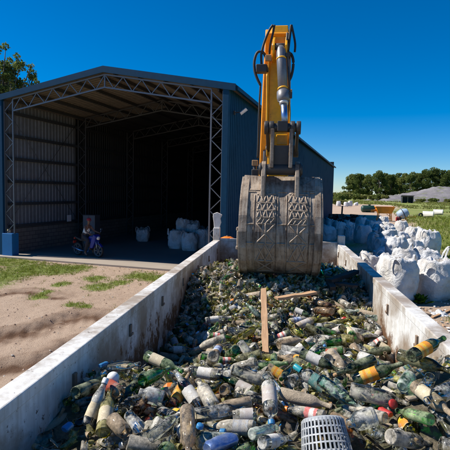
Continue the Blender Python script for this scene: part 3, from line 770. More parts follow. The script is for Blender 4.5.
# H link
hl = MB(); zt, zb = 4.01, 3.54; yt, yb = -.36, -.40
for x in (-.135, .105): hl.prism([(yb - .09, zb - .03), (yt - .09, zt), (yt + .10, zt), (yb + .10, zb - .03)], 'x', x - .024, x + .024)
hk = hl.build('link_arm', 'bucket_steel', exc, .008)
mb = MB()
zm = 3.92
mb.prism([(yb - .02, zb), (yb - .02, 3.80), (yb + .05, 3.80), (yb + .05, zb)], 'x', -.109, .079)
mb.build('web_plate', 'dark_steel', hk)
mb = MB(); mb.box((-.015, yt + .13, 3.89), (.15, .05, .14)); mb.build('yellow_plate', 'yellow_paint', hk, .01)  # yellow plate in place of the stick face behind the link
mb = MB(); mb.tube([(-.235, yt, 4.03), (.215, yt, 4.03)], .058, 14)
for x in (-.215, -.15, .12, .195): mb.tube([(x - .028, yt, 4.03), (x + .028, yt, 4.03)], .086, 14)
mb.box((-.01, yt - .02, 4.04), (.13, .16, .13)); mb.build('upper_pin', 'dark_steel', exc, .008)
for x in (-.205, .185):
    mb = MB(); mb.bar((x, yt, 4.03), (x, .18, 3.78), .04, .11); mb.tube([(x - .035, .18, 3.78), (x + .035, .18, 3.78)], .085, 12); mb.build('side_link', 'dark_steel', exc, .008)
# stick
def stick_mesh():
    mb = MB(); prof = [(-.02, 3.02), (-.06, 3.35), (-.02, 3.9), (.04, 4.6), (.16, 5.35), (.22, 5.76), (.46, 5.80), (.62, 5.3), (.60, 4.5), (.46, 3.8), (.22, 3.1), (.10, 2.98)]
    prof = [(y + .12, z if z < 3.4 else 3.4 + (z - 3.4) * .917) for y, z in prof]
    cx = lambda z: -.065 - .03 * (z - 3.9) / 1.85
    hw_ = lambda z: .145 if z < 5.05 else .145 - .028 * (z - 5.05) / .5
    n = len(prof); vs = [(cx(z) - hw_(z), y, z) for y, z in prof] + [(cx(z) + hw_(z), y, z) for y, z in prof]
    mb.add(vs, [(i, (i + 1) % n, n + (i + 1) % n, n + i) for i in range(n)] + [tuple(range(n))[::-1], tuple(range(n, 2 * n))])
    return mb, cx
mb, cxz = stick_mesh(); stick = mb.build('stick', 'yellow_paint', exc, .012)
mb = MB()      # flange strips, bracket for the cylinder, end block
for sx in (-1, 1):
    mb.bar((cxz(3.7) + sx * .155, .085, 3.7), (cxz(5.15) + sx * .15, .26, 5.15), .016, .09)
mb.build('flange', 'yellow_paint', stick, .003)
mb = MB()
for sx in (-1, 1): mb.prism([(.33, 5.40), (.05, 5.28), (-.02, 5.18), (.02, 5.08), (.30, 5.00)], 'x', cxz(5.4) + .01 + sx * .085 - .016, cxz(5.4) + .01 + sx * .085 + .016)
mb.build('cylinder_bracket', 'yellow_paint', stick, .006)
mb = MB(); mb.tube([(cxz(5.4) - .1, .05, 5.18), (cxz(5.4) + .13, .05, 5.18)], .045, 12); mb.tube([(cxz(5.4) + .095, .05, 5.15), (cxz(5.4) + .105, .05, 5.36)], .018, 6)
mb.build('bracket_pin', 'dark_steel', stick)
# bucket cylinder
pt = Vector((cxz(5.4) + .02, .05, 5.18)); pb = Vector((.02, yt, 4.05)); dv = (pb - pt)
P = lambda f: pt + dv * f
mb = MB(); mb.tube([P(.01), P(.05), P(.60)], [.050, .066, .066], 20); cyl = mb.build('bucket_cylinder', 'grey_cylinder', exc)
mb = MB(); mb.tube([P(.575), P(.585), P(.66), P(.69), P(.715)], [.070, .084, .088, .078, .05], 20)
for i in range(10):
    a = i * .628; o = Vector((math.cos(a), 0, math.sin(a))) ; c0 = P(.69) + Vector((math.cos(a) * .068, math.sin(a) * .03, math.sin(a) * .02)); mb.tube([c0, c0 + dv.normalized() * .02], .011, 6)
mb.build('gland', 'grey_cylinder', cyl)
mb = MB(); mb.tube([P(.70), P(.735)], .058, 16); mb.build('wiper_ring', 'white_paint', cyl)
mb = MB(); mb.tube([P(.70), P(.985)], .041, 18); mb.build('rod', 'chrome', cyl)
mb = MB()
for f in (.17, .55): mb = MB(); mb.tube([P(f - .008), P(f + .008)], .0715, 20); mb.build('clamp_band', 'yellow_paint', cyl)
mb = MB(); u = Vector((.085, -.02, 0)); mb.tube([P(.10) + u, P(.3) + u, P(.64) + u], .014, 8); mb.box(P(.63) + u, (.06, .06, .07)); mb.box(P(.12) + u, (.05, .05, .05)); mb.build('oil_pipe', 'dark_steel', cyl)
# hoses
def hose(pix, r, name='hose', m='black_rubber', d=6.5, dd=None):
    P_ = [ex(x, y, d if dd is None else dd[i]) for i, (x, y) in enumerate(pix)]
    out = []
    for i in range(len(P_) - 1):
        p0, p1, p2, p3 = P_[max(i - 1, 0)], P_[i], P_[i + 1], P_[min(i + 2, len(P_) - 1)]
        for k in range(6):
            t = k / 6; out.append(.5 * ((2 * p1) + (p2 - p0) * t + (2 * p0 - 5 * p1 + 4 * p2 - p3) * t * t + (3 * p1 - p0 - 3 * p2 + p3) * t ** 3))
    out.append(P_[-1]); mb = MB(); mb.tube(out, r, 8); return mb.build(name, m, stick)
hose([(261.5, 64), (261.5, 53), (265.5, 39), (270, 29), (273, 25)], .017)
hose([(269.5, 54), (270.5, 44), (273, 33), (274.5, 25)], .015)
hose([(266.5, 60), (265, 55), (261.5, 51.5), (257, 53), (254.4, 61), (254.6, 70), (257, 78), (260.5, 85)], .019)
hose([(291.3, 25), (290, 34), (288.8, 44), (287.6, 55)], .019)
hose([(291.5, 25), (293.5, 34), (295.2, 44), (294.8, 52)], .015)
hose([(287.5, 54), (291, 54), (293.2, 60), (293, 68), (291.3, 76), (289, 81)], .019)
hose([(260.5, 85), (259.6, 100), (258.8, 118), (258.2, 140), (257.5, 158)], .014)
hose([(289.5, 58), (289.3, 75), (289.6, 92)], .011, 'pipe', 'grey_cylinder')
hose([(288.5, 96), (289.6, 110), (289.4, 122)], .016)
hose([(267.2, 74), (267.0, 100), (266.6, 128)], .012, 'pipe', 'yellow_paint', 6.42)  # yellow tube stands in for the lit edge of the flange
mb = MB(); mb.box(ex(261.5, 69, 6.5), (.15, .12, .11)); mb.tube([ex(257.5, 70.5, 6.5), ex(268, 68.5, 6.5)], .05, 10); mb.build('hose_clamp', 'dark_steel', stick, .01)
mb = MB(); mb.box(ex(287.5, 55, 6.5), (.08, .12, .065)); mb.build('hose_clamp', 'dark_steel', stick, .01)
for px, py, d_ in ((289, 92.5, 6.45), (268.5, 58, 6.45), (255, 163, 6.5)): mb = MB(); mb.box(ex(px, py, d_), (.085, .06, .08)); mb.build('hose_guard', 'cork_wood', stick, .008)
mb = MB(); mb.box(ex(255.2, 173, 6.5), (.10, .1, .1)); mb.tube([ex(254.5, 178, 6.5), ex(255, 166, 6.5)], .03, 8); mb.build('valve', 'dark_steel', stick, .01)
# boom: arched box running back to the machine
bo = [(.28, 5.62), (.55, 5.78), (1.2, 5.72), (2.4, 5.25), (3.6, 4.3), (5.0, 2.75), (6.1, 1.75), (5.95, 1.45), (4.6, 2.25), (3.2, 3.55), (2.2, 4.45), (1.1, 5.12), (.45, 5.38)]
bxc = lambda y: -.10 - .062 * y
bo = [(y, 3.4 + (z - 3.4) * .917 if z > 3.4 else z) for y, z in bo]; n = len(bo); mb = MB(); vs = [(bxc(y) - .17, y, z) for y, z in bo] + [(bxc(y) + .17, y, z) for y, z in bo]
mb.add(vs, [(i, (i + 1) % n, n + (i + 1) % n, n + i) for i in range(n)] + [tuple(range(n))[::-1], tuple(range(n, 2 * n))]); mb.build('boom', 'orange_paint', exc, .012)
mb = MB(); mb.tube([(-.40, 5.4, 1.5), (-.36, 3.0, 3.65)], .06, 14); mb.tube([(-.36, 3.0, 3.65), (-.34, 2.6, 4.0)], .04, 12); mb.build('boom_cylinder', 'grey_cylinder', exc)
# machine body behind the tailgate
bx = -.16
mb = MB(); mb.box((bx, 7.6, 1.55), (2.05, 3.3, .75)); mb.box((bx, 8.7, 1.75), (2.0, 1.3, 1.1)); mb.build('house', 'yellow_paint', exc, .05)
mb = MB(); mb.prism([(5.9, 1.95), (5.75, 2.35), (6.1, 3.0), (7.4, 3.02), (7.5, 1.95)], 'x', bx + .05, bx + .95); cab = mb.build('cab', 'yellow_paint', exc, .04)
mb = MB(); mb.prism([(5.87, 2.02), (5.735, 2.36), (6.06, 2.9), (6.085, 2.9), (5.77, 2.36), (5.9, 2.02)], 'x', bx + .13, bx + .87); mb.build('windscreen', 'black_rubber', cab)
mb = MB(); mb.box((bx, 9.2, 1.5), (2.05, .5, .9)); mb.build('counterweight', 'dark_steel', exc, .08)
mb = MB(); mb.tube([(bx, 7.4, .85), (bx, 7.4, 1.2)], .6, 20); mb.box((bx, 7.4, .6), (1.3, 2.2, .4)); mb.build('undercarriage', 'dark_steel', exc, .03)
for sx in (-1, 1):
    mb = MB(); x = bx + sx * .82; pr = []
    for i in range(13): a = R(90 + 15 * i); pr.append((5.9 + .40 * math.cos(a), .42 + .40 * math.sin(a)))
    for i in range(13): a = R(270 + 15 * i); pr.append((8.9 + .40 * math.cos(a), .42 + .40 * math.sin(a)))
    mb.prism(pr, 'x', x - .22, x + .22)
    for i in range(20): mb.box((x, 5.85 + i * .16, .835), (.46, .05, .035))
    mb.build('track', 'dark_steel', exc, .02)

# ------------------------------------------------------------------ big bags
def bag_mesh(seed, fill=1.0, slump=.0):
    r_ = random.Random(seed); n = 14; V = []; Fs = []; mb = MB()
    hgt = .95 * fill
    def pt(u, v):      # u around 0..1, v 0..1 bottom to rim
        a = 2 * math.pi * u; c, s = math.cos(a), math.sin(a); e = .30
        x = math.copysign(abs(c) ** e, c); y = math.copysign(abs(s) ** e, s); m = (abs(c) ** 4 + abs(s) ** 4) ** -.25 * .5 + .25
        x, y = c * m * 1.12, s * m * 1.12
        bul = .455 + .055 * math.sin(math.pi * min(1, v * 1.05)) - .05 * max(0, v - .8) / .2 * (1 - slump) - .03 * max(0, .12 - v) / .12
        q = Vector((c * 1.3 + seed * 7, s * 1.3, v * 2.2)); nz = noise.noise(q); n2 = noise.noise(q * 3.1); crease = abs(noise.noise(Vector((a * 2.6 + seed, v * 1.3, seed))))
        rr = bul * (1 + .10 * nz + .05 * n2 - .20 * crease * (.3 + v) + .05 * noise.noise(Vector((a * 1.2 + seed * 3, v * 5.5, seed))))
        z = hgt * v * (1 + .06 * noise.noise(Vector((c + seed, s, 8)))) - slump * .12 * v * (1 + c)
        return Vector((x * rr * 1.06, y * rr * 1.06, z))
    nu, nv = 44, 22
    for j in range(nv + 1):
        for i in range(nu): V.append(pt(i / nu, j / nv))
    # rim folds inward and down, then the filling
    top = nv
    for q, (k, dz) in enumerate(((.86, .035), (.70, .01), (.52, -.05), (.3, -.03), (.02, -.02))):
        for i in range(nu):
            p = pt(i / nu, 1); nn = noise.noise(Vector((p.x * 7 + seed, p.y * 7, q)))
            V.append(Vector((p.x * k, p.y * k, p.z + dz + (.11 if q < 2 else .08) * nn)))
    rows = nv + 1 + 5
    for j in range(rows - 1):
        for i in range(nu): Fs.append((j * nu + i, j * nu + (i + 1) % nu, (j + 1) * nu + (i + 1) % nu, (j + 1) * nu + i))
    mb.add(V, Fs, True)
    mb.mi = [1 if k >= (nv + 2) * nu else 0 for k in range(len(Fs))]; mb.add(V[:nu], [tuple(range(nu))[::-1]])
    return mb.mesh('sack', ['woven_bag', 'bag_filling']), hgt
def loop_mesh(i, hgt, seed):
    r_ = random.Random(seed * 10 + i); mb = MB(); a = R(45 + 90 * i); c = Vector((math.cos(a), math.sin(a), 0)); t = Vector((-c.y, c.x, 0))
    b = c * .50; lean = c * r_.uniform(-.1, .12) + t * r_.uniform(-.1, .1); pts = []
    for k in range(11):
        f = k / 10; pts.append(b + t * (.13 * math.cos(math.pi * f)) + lean * math.sin(math.pi * f) + Vector((0, 0, hgt - .22 + (.34 if i % 2 else .25) * math.sin(math.pi * f) ** .7)))
    for p, q in zip(pts[:-1], pts[1:]): mb.bar(p, q, .012, .05, c)
    return mb.mesh('lifting_loop', 'woven_bag')
BAGK = []
for i, (fl_, sl_) in enumerate(((1.0, 0), (.92, .5), (1.08, .2), (.78, 1.0), (.98, .8))):
    sm_, hg = bag_mesh(i + 1, fl_, sl_); BAGK.append((sm_, hg, [loop_mesh(k, hg, i + 1) for k in range(4)]))
BG = 'white bulk bags dumped beside the shed and the trailer'
def bag(kind, pos, rz, sc, label, loops=True, group=BG):
    sm_, hg, lp = BAGK[kind]
    if not loops:
        o = put('bulk_bag', sm_); o.location = pos; o.rotation_euler = (0, 0, rz); o.scale = (sc, sc * 1.02, sc); return tag(o, label, 'bag', group)
    t = thing('bulk_bag', label, 'bag', pos, rz, group); t.scale = (sc,) * 3
    put('sack', sm_, t)
    for m in lp[kind % 2::2] if kind % 3 else lp[:3]: put('lifting_loop', m, t)
    return t
def gpz(px, py, z=0.0):
    p = gp(px, py, z); return Vector((p.x, p.y, z))
NB = [  # kind, px, base py, z of base, scale, rz, label, loops
 (0, 433, 298, 0, 1.05, .3, 'big white bulk bag beside the green weed and nearest the right edge', 1),
 (2, 396, 300, 0, 1.08, .5, 'white bulk bag leaning close to the trailer side, half in shadow', 1),
 (1, 425, 277, 0, 1.12, .1, 'slumped white bulk bag directly behind the one beside the weed', 1),
 (3, 404, 283, .0, 1.1, .9, 'flattened white bag wedged behind the bag that leans to the trailer', 1),
 (4, 372, 281, .0, 1.0, .2, 'bluish shaded bag at the front of the row, next to the trailer rail', 1),
 (2, 427, 256, 0, 1.15, .2, 'tall smooth white bulk bag at the edge of the green field', 1),
 (1, 411, 259, 0, 1.0, .7, 'crumpled white bag left of the tall smooth bag', 1),
 (3, 396, 265, 0, 1.1, .3, 'torn open white bag in the middle of the bag row', 1),
 (0, 384, 262, 0, 1.0, .0, 'white bag at the shade line left of the torn open bag', 1),
 (4, 377, 251, 0, .95, .5, 'blue looking shaded bag on the shade line with folded top', 1),
 (1, 398, 250, 0, 1.1, .4, 'white bag behind the torn open bag', 1),
 (0, 413, 245, 0, 1.0, .6, 'white bag behind the crumpled bag at the field edge', 1),
 (2, 386, 246, 0, 1.05, .2, 'creased white bag in the third rank of the bag row', 1),
 (1, 379, 238, 0, 1.1, .0, 'white bag on the shade line in front of the orange hopper', 0),
 (0, 401, 234, 0, 1.05, .3, 'white bag at the field edge in front of the mixer', 0),
 (3, 388, 232, 0, 1.1, .6, 'white bag in front of the orange hopper legs', 0),
 (1, 377, 231, 0, 1.0, .2, 'white bag below the left end of the orange hopper', 0),
 (0, 383, 227, 0, 1.0, .9, 'rearmost white bag just under the orange hopper', 0),
 (4, 351, 240, 0, 1.0, .1, 'shaded blue bag standing on dark ground left of the larger shaded bag', 1),
 (0, 362.5, 243, 0, 1.15, .2, 'large shaded blue bag with square shoulders on the dark ground', 1),
 (1, 339, 235, 0, 1.15, .4, 'slumped shaded bag behind the trailer corner post', 1),
 (2, 371, 236, 0, 1.1, .3, 'shaded bag behind and right of the square shouldered bag', 0),
 (3, 349, 230, 0, 1.1, .3, 'low shaded bag behind the shaded blue bag', 0),
 (4, 331, 231, 0, 1.1, .3, 'shaded bag seen just right of the excavator bucket', 0),
 (0, 361, 229, 0, 1.05, .5, 'shaded bag in front of the dark scrap pile', 0),
 (1, 327, 240, 0, 1.15, .5, 'shaded bag pressed against the tailgate right of the bucket', 1),
]
for kd, px, py, z, sc, rz, lb, lp in NB:
    p = gp(px, py); bag(kd, (p.x, p.y, gz(p.x, p.y) - .02), rz - .15, sc * (1.17 if py > 240 and px > 370 else 1.06), lb, bool(lp))
for i, (px, py, dz, kd, lb) in enumerate(((404, 268, .78, 3, 'torn white bag thrown on top of the bag row'), (388, 243, .8, 3, 'flat white bag lying on the third rank of bags'), (396, 256, .8, 1, 'crumpled bag lying on top behind the torn open bag'))):
    p = gp(px, py, dz); bag(kd, (p.x, p.y, dz), 1 + i, .9, lb, False)
for i, (px, py, lb) in enumerate(((338.5, 206, 'distant white sack at the left end of the dirt lane'), (346, 206.5, 'distant white sack in the middle of the dirt lane'), (350, 206, 'distant white sack right of the middle one on the dirt lane'), (356, 205.5, 'distant white sack at the right end of the dirt lane'))):
    p = gp(px, py); bag(i, (p.x, p.y, 0), i, 1.25, lb, False, 'distant white sacks on the dirt lane')
IN = [(0, 177, 248, 1.0, 'bag inside the shed at the left end of the indoor heap'), (1, 190, 250, 1.05, 'bag inside the shed at the front middle of the indoor heap'), (2, 203, 249, 1.0, 'bag inside the shed beside the right lattice column'), (3, 184, 244, 1.0, 'low bag inside the shed in the back rank of the heap'), (4, 197, 243.5, 1.1, 'bag inside the shed in the back rank near the lattice column'), (1, 143, 241, .9, 'lone bag deep inside the shed')]
for kd, px, py, sc, lb in IN:
    p = gp(px, py, .05); bag(kd, (p.x, p.y, .05), px, sc, lb, True, 'bulk bags stored inside the shed')
for kd, px, py, lb in ((3, 193, 246, 'bag lying on top of the indoor heap in the shed'), (1, 183, 245.5, 'crumpled bag lying on top at the left of the indoor heap')):
    p = gp(px, py, .05); bag(kd, (p.x, p.y, .85), px, .85, lb, False, 'bulk bags stored inside the shed')

# ------------------------------------------------------------------ things in the yard behind
def ang(px): d = ray(px, 195); return math.atan2(d.x, d.y)
# orange hopper on legs
p = gp(384, 221); hp = thing('hopper', 'orange steel feed hopper on legs at the end of the bag row', 'hopper', (p.x, p.y, 0), -.15); hp.scale = (.86, .86, .88)
mb = MB(); b = [(-1.25, -.7, 1.9), (1.25, -.7, 1.9), (1.25, .7, 1.9), (-1.25, .7, 1.9), (-.9, -.5, 1.05), (.9, -.5, 1.05), (.9, .5, 1.05), (-.9, .5, 1.05)]
mb.add(b, [(0, 1, 5, 4), (1, 2, 6, 5), (2, 3, 7, 6), (3, 0, 4, 7), (4, 5, 6, 7)]); mb.add([(x * .97, y * .95, z + .012) for x, y, z in b], [(0, 4, 5, 1), (1, 5, 6, 2), (2, 6, 7, 3), (3, 7, 4, 0), (7, 6, 5, 4)])
bn = mb.build('bin', 'orange_paint', hp)
mb = MB()
for q in ((-1.25, -.7, 1.25, -.7), (-1.25, .7, 1.25, .7), (-1.25, -.7, -1.25, .7), (1.25, -.7, 1.25, .7)): mb.bar((q[0], q[1], 1.92), (q[2], q[3], 1.92), .09)
mb.build('rim', 'orange_paint', bn)
for x in (-.8, .8):
    for y in (-.45, .45): mb = MB(); mb.bar((x * 1.15, y * 1.2, 0), (x, y, 1.15), .11); mb.build('leg', 'orange_paint', hp)
mb = MB(); mb.bar((-.9, -.5, .4), (.9, -.5, .4), .08); mb.bar((.9, -.5, .5), (.2, -.5, 1.0), .07); mb.bar((-1.9, 0, 1.35), (-1.0, 0, 1.45), .35, .3); mb.build('chute', 'orange_paint', hp)
# green tank
p = gp(368, 212.5); tk = thing('tank', 'dark green cylindrical tank lying on the dirt lane', 'tank', (p.x, p.y, 0), -.1)
mb = MB(); Mx = Matrix.Translation((0, 0, .62)) @ Matrix.Rotation(R(90), 4, 'Y'); mb.lathe([(.01, -1.22), (.35, -1.18), (.6, -1.0), (.62, -.95), (.62, .95), (.6, 1.0), (.35, 1.18), (.01, 1.22)], 24, Mx); mb.build('shell', 'tank_green', tk)
mb = MB(); mb.lathe([(.2, 0), (.2, .16), (.24, .16), (.24, .2), (.01, .22)], 14, Matrix.Translation((.2, 0, 1.2))); mb.build('hatch', 'tank_green', tk)
for x in (-.6, .6): mb = MB(); mb.box((x, 0, .1), (.18, 1.0, .2)); mb.build('saddle', 'dark_steel', tk)
# drum mixer
p = gp(402, 220.5); mx_ = thing('concrete_mixer', 'pale blue drum mixer tilted with its dark mouth open', 'mixer', (p.x, p.y, 0), -.2); mx_.scale = (.82, .82, .82)
Mx = Matrix.Translation((.1, 0, 1.05)) @ Matrix.Rotation(R(62), 4, 'Y')
mb = MB(); mb.lathe([(.01, -.85), (.5, -.85), (.62, -.75), (.78, -.1), (.78, .1), (.5, .72), (.48, .78), (.46, .74), (.72, .08), (.7, -.1), (.5, -.7), (.02, -.75)], 24, Mx); dr = mb.build('drum', 'pale_blue_paint', mx_)
mb = MB(); mb.lathe([(.80, -.05), (.84, -.05), (.84, .05), (.80, .05), (.80, -.05)], 24, Mx); mb.build('gear_ring', 'dark_steel', dr)
mb = MB(); mb.bar((-.5, -.55, .3), (.1, -.72, 1.05), .08); mb.bar((-.5, .55, .3), (.1, .72, 1.05), .08); mb.bar((.7, -.5, 0), (.1, -.72, 1.05), .08); mb.bar((.7, .5, 0), (.1, .72, 1.05), .08); mb.bar((-.5, -.6, .3), (-.5, .6, .3), .08); mb.build('stand', 'yellow_paint', mx_)
for y in (-.65, .65):
    mb = MB(); mb.lathe([(.01, -.06), (.2, -.07), (.3, -.05), (.3, .05), (.2, .07), (.01, .06)], 18, Matrix.Translation((-.5, y, .3)) @ Matrix.Rotation(R(90), 4, 'X')); mb.build('wheel', 'black_rubber', mx_)
mb = MB(); mb.bar((.6, 0, .55), (2.0, 0, .62), .10); mb.build('tow_bar', 'yellow_paint', mx_)
p = gp(397.5, 221); cn = thing('fuel_can', 'small red can on the grass in front of the mixer', 'can', (p.x, p.y, 0))
mb = MB(); mb.box((0, 0, .22), (.42, .26, .44)); mb.build('can_body', 'red_plastic', cn, .04); mb = MB(); mb.tube([(-.12, 0, .44), (-.1, 0, .55), (.1, 0, .55), (.12, 0, .44)], .025, 6); mb.build('handle', 'red_plastic', cn)
p = gp(420.5, 217.5); mb = MB(); Mx = Matrix.Translation((p.x, p.y, .33)) @ Matrix.Rotation(R(90), 4, 'X') ; mb.lathe([(.16, -.09), (.28, -.12), (.34, -.08), (.34, .08), (.28, .12), (.16, .09), (.16, -.09)], 22, Mx)
tag(mb.build('tyre', 'black_rubber'), 'old black tyre standing at the end of the yellow tow bar', 'tyre')
# concrete pipes
for px, py, lb in ((428, 217.3, 'nearer white concrete pipe lying on the grass'), (438, 214.8, 'farther white concrete pipe lying behind the first')):
    p = gp(px, py); d = p.y; r_ = .44; L = 1.5
    mb = MB(); Mx = Matrix.Translation((p.x, p.y, r_ + .0)) @ Matrix.Rotation(R(-22), 4, 'Z') @ Matrix.Rotation(R(90), 4, 'Y')
    mb.lathe([(r_ - .07, -L / 2), (r_, -L / 2), (r_, L / 2 - .2), (r_ + .03, L / 2 - .2), (r_ + .03, L / 2), (r_ - .07, L / 2), (r_ - .07, -L / 2)], 28, Mx)
    tag(mb.build('concrete_pipe', 'concrete_pipe'), lb, 'pipe', 'concrete pipes on the grass')
# hut in front of the mound
p = gp(407, 203.2); k = p.y / 190; ht = thing('hut', 'dark open fronted hut at the foot of the grey mound', 'hut', (p.x, p.y, 0), -.25)
mb = MB(); W_, D_, H_ = 4.4 * k, 3.2 * k, 2.7 * k
mb.box((0, D_ / 2, H_ / 2), (W_, .12, H_)); mb.box((-W_ / 2, 0, H_ / 2), (.12, D_, H_)); mb.box((W_ / 2, 0, H_ / 2), (.12, D_, H_)); mb.build('wall', 'hut_dark', ht)
mb = MB(); mb.prism([(-D_ / 2 - .3, H_ + .35), (D_ / 2 + .3, H_ + .02), (D_ / 2 + .3, H_ + .12), (-D_ / 2 - .3, H_ + .5)], 'x', -W_ / 2 - .25, W_ / 2 + .25); mb.build('roof', 'hut_dark', ht)
for x in (-W_ / 2 + .1, 0, W_ / 2 - .1): mb = MB(); mb.bar((x, -D_ / 2, 0), (x, -D_ / 2, H_ + .2), .16); mb.build('post', 'grey_wood', ht)
# grey mound
mv = []; mf = []; nm, nd = 90, 26; base = [gp(385, 204.4), gp(470, 206.5)]
MX0, MX1 = at(384, 200, 205).x, at(474, 200, 205).x
for j in range(nd + 1):
    for i in range(nm + 1):
        u, v = i / nm, j / nd; x = MX0 + (MX1 - MX0) * u * 1.5; y = 196 + 46 * v; px_ = 384 + 90 * u * 1.5
        hp_ = np.interp(px_, [384, 390, 400, 415, 428, 438, 446, 455, 480, 520], [0, 1.5, 2.4, 3.6, 5.0, 6.2, 6.9, 7.0, 6.6, 3.0])
        prof_ = math.sin(math.pi * min(1, v * 1.0)) ** .7
        z = hp_ * prof_ * (1 + .12 * noise.noise(Vector((x * .09, y * .09, 1)))) + (.6 * noise.noise(Vector((x * .3, y * .3, 4))) + .35 * noise.noise(Vector((x * .9, y * .9, 6)))) * prof_
        mv.append((x + 1.5 * noise.noise(Vector((y * .1, x * .05, 0))), y, z - .1))
for j in range(nd):
    for i in range(nm): q = j * (nm + 1) + i; mf.append((q, q + 1, q + nm + 2, q + nm + 1))
tag(put('hill', np_mesh('hill', mv, mf, 'rubble_grey', smooth=True)), kind='structure')
# dark scrap in the shade of the shed
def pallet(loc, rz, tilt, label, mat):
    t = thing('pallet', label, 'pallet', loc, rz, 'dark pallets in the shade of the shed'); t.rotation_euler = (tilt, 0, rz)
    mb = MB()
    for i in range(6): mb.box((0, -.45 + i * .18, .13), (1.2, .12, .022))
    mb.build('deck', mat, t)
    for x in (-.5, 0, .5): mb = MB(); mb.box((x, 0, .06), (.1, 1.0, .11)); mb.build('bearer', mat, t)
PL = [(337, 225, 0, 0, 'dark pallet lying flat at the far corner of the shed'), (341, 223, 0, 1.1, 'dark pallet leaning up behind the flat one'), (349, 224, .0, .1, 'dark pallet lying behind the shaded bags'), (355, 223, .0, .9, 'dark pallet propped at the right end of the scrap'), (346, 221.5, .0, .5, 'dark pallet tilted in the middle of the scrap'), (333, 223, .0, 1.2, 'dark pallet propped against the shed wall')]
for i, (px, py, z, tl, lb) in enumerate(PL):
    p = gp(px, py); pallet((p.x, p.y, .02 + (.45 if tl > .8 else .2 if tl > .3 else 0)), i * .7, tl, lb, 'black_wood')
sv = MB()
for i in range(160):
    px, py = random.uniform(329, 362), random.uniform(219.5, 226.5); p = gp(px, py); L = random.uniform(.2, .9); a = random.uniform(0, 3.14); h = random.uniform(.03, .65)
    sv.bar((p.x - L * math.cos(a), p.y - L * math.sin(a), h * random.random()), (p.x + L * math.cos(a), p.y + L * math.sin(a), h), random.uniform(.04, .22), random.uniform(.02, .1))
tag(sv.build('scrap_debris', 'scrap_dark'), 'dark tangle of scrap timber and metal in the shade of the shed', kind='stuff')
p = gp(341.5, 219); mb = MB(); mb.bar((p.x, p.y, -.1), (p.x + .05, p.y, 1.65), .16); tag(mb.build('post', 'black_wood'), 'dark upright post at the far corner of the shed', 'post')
p = SH(SW + 1.2, 36); 
# pole and stick leaning on the shed, orange drum, hard by the trailer end
mb = MB(); a = at(222.4, 241, 17.6); b = at(225.6, 219, 18.1); mb.bar(a, b, .035); tag(mb.build('pole', 'white_paint'), 'thin pale pole leaning on the corner of the shed', 'pole')
p = at(227.5, 240, 16.8); dm = thing('oil_drum', 'orange drum standing by the shed wall behind the tailgate', 'drum', (p.x, p.y, 0))
mb = MB(); mb.lathe([(.01, 0), (.29, 0), (.3, .02), (.29, .04), (.285, .42), (.3, .44), (.285, .46), (.285, .9), (.3, 1.0), (.3, 1.36), (.26, 1.46), (.12, 1.52), (.01, 1.53)], 24); mb.build('drum_body', 'orange_plastic', dm)
mb = MB(); mb.lathe([(.05, 1.5), (.05, 1.56), (.01, 1.56)], 12, Matrix.Translation((.0, 0, 0))); mb.build('cap', 'black_rubber', dm)

# ------------------------------------------------------------------ trees
def crown_mesh(name, clumps, leaf, per, mat, seed, flat=.8):
    r_ = np.random.default_rng(seed); V = []; 
    for (c, rad) in clumps:
        n = int(per * rad ** 2); d = r_.normal(size=(n, 3)); d /= np.linalg.norm(d, axis=1)[:, None]; rr = rad * r_.uniform(.25, 1.0, n) ** .6
        pos = np.array(c) + d * rr[:, None] * np.array([1, 1, flat])
        t1 = r_.normal(size=(n, 3)); t1 /= np.linalg.norm(t1, axis=1)[:, None]; t2 = np.cross(t1, r_.normal(size=(n, 3))); t2 /= np.linalg.norm(t2, axis=1)[:, None] + 1e-9
        s1 = leaf * r_.uniform(.6, 1.4, n)[:, None]; s2 = s1 * .55
        V.append(np.stack([pos - t1 * s1, pos + t2 * s2, pos + t1 * s1, pos - t2 * s2], 1))
    V = np.concatenate(V).reshape(-1, 3); return np_mesh(name, V, np.arange(len(V)).reshape(-1, 4), mat)
def trunk_mesh(h, r0, limbs, seed):
    r_ = random.Random(seed); mb = MB(); pts = [Vector((r_.uniform(-.02, .02) * h * i / 5, r_.uniform(-.02, .02) * h * i / 5, h * i / 5)) for i in range(6)]
    mb.tube(pts, [r0 * (1 - .14 * i) for i in range(6)], 9)
    for (c, rad) in limbs:
        c = Vector(c); k = min(5, max(1, int(5 * c.z / h * .62))); s = pts[k]; m = s.lerp(c, .55) + Vector((0, 0, -.06 * h)); mb.tube([s, m, c], [r0 * .42, r0 * .26, r0 * .08], 6)
    return mb.mesh('trunk', 'bark')
TREES = []
for sd, (mat, H_) in enumerate((('leaf_dark', 15), ('leaf_mid', 14), ('leaf_dark', 17), ('leaf_mid', 12.5), ('leaf_dark', 13.5))):
    r_ = random.Random(sd + 40); cl = []
    for i in range(22):
        z = H_ * r_.uniform(.24, .93); wr_ = H_ * .30 * math.sin(math.pi * min(1, max(.15, (z / H_ - .05)))) ** .6; a = r_.uniform(0, 6.28); q = wr_ * math.sqrt(r_.random())
        cl.append(((q * math.cos(a), q * math.sin(a), z), H_ * r_.uniform(.075, .15)))
    cl.append(((0, 0, H_ * .92), H_ * .09)); cl.append(((H_ * .05, 0, H_ * .8), H_ * .14))
    TREES.append((crown_mesh('crown', cl, .32, 85, mat, sd), trunk_mesh(H_ * .85, H_ * .024, cl[::2], sd), H_))
def tree(k, loc, rz, sc, label, name='broadleaf_tree', group='row of trees beyond the field'):
    t = thing(name, label, 'tree', loc, rz, group); t.scale = (sc, sc, sc)
    put('crown', TREES[k][0], t); put('trunk', TREES[k][1], t); return t
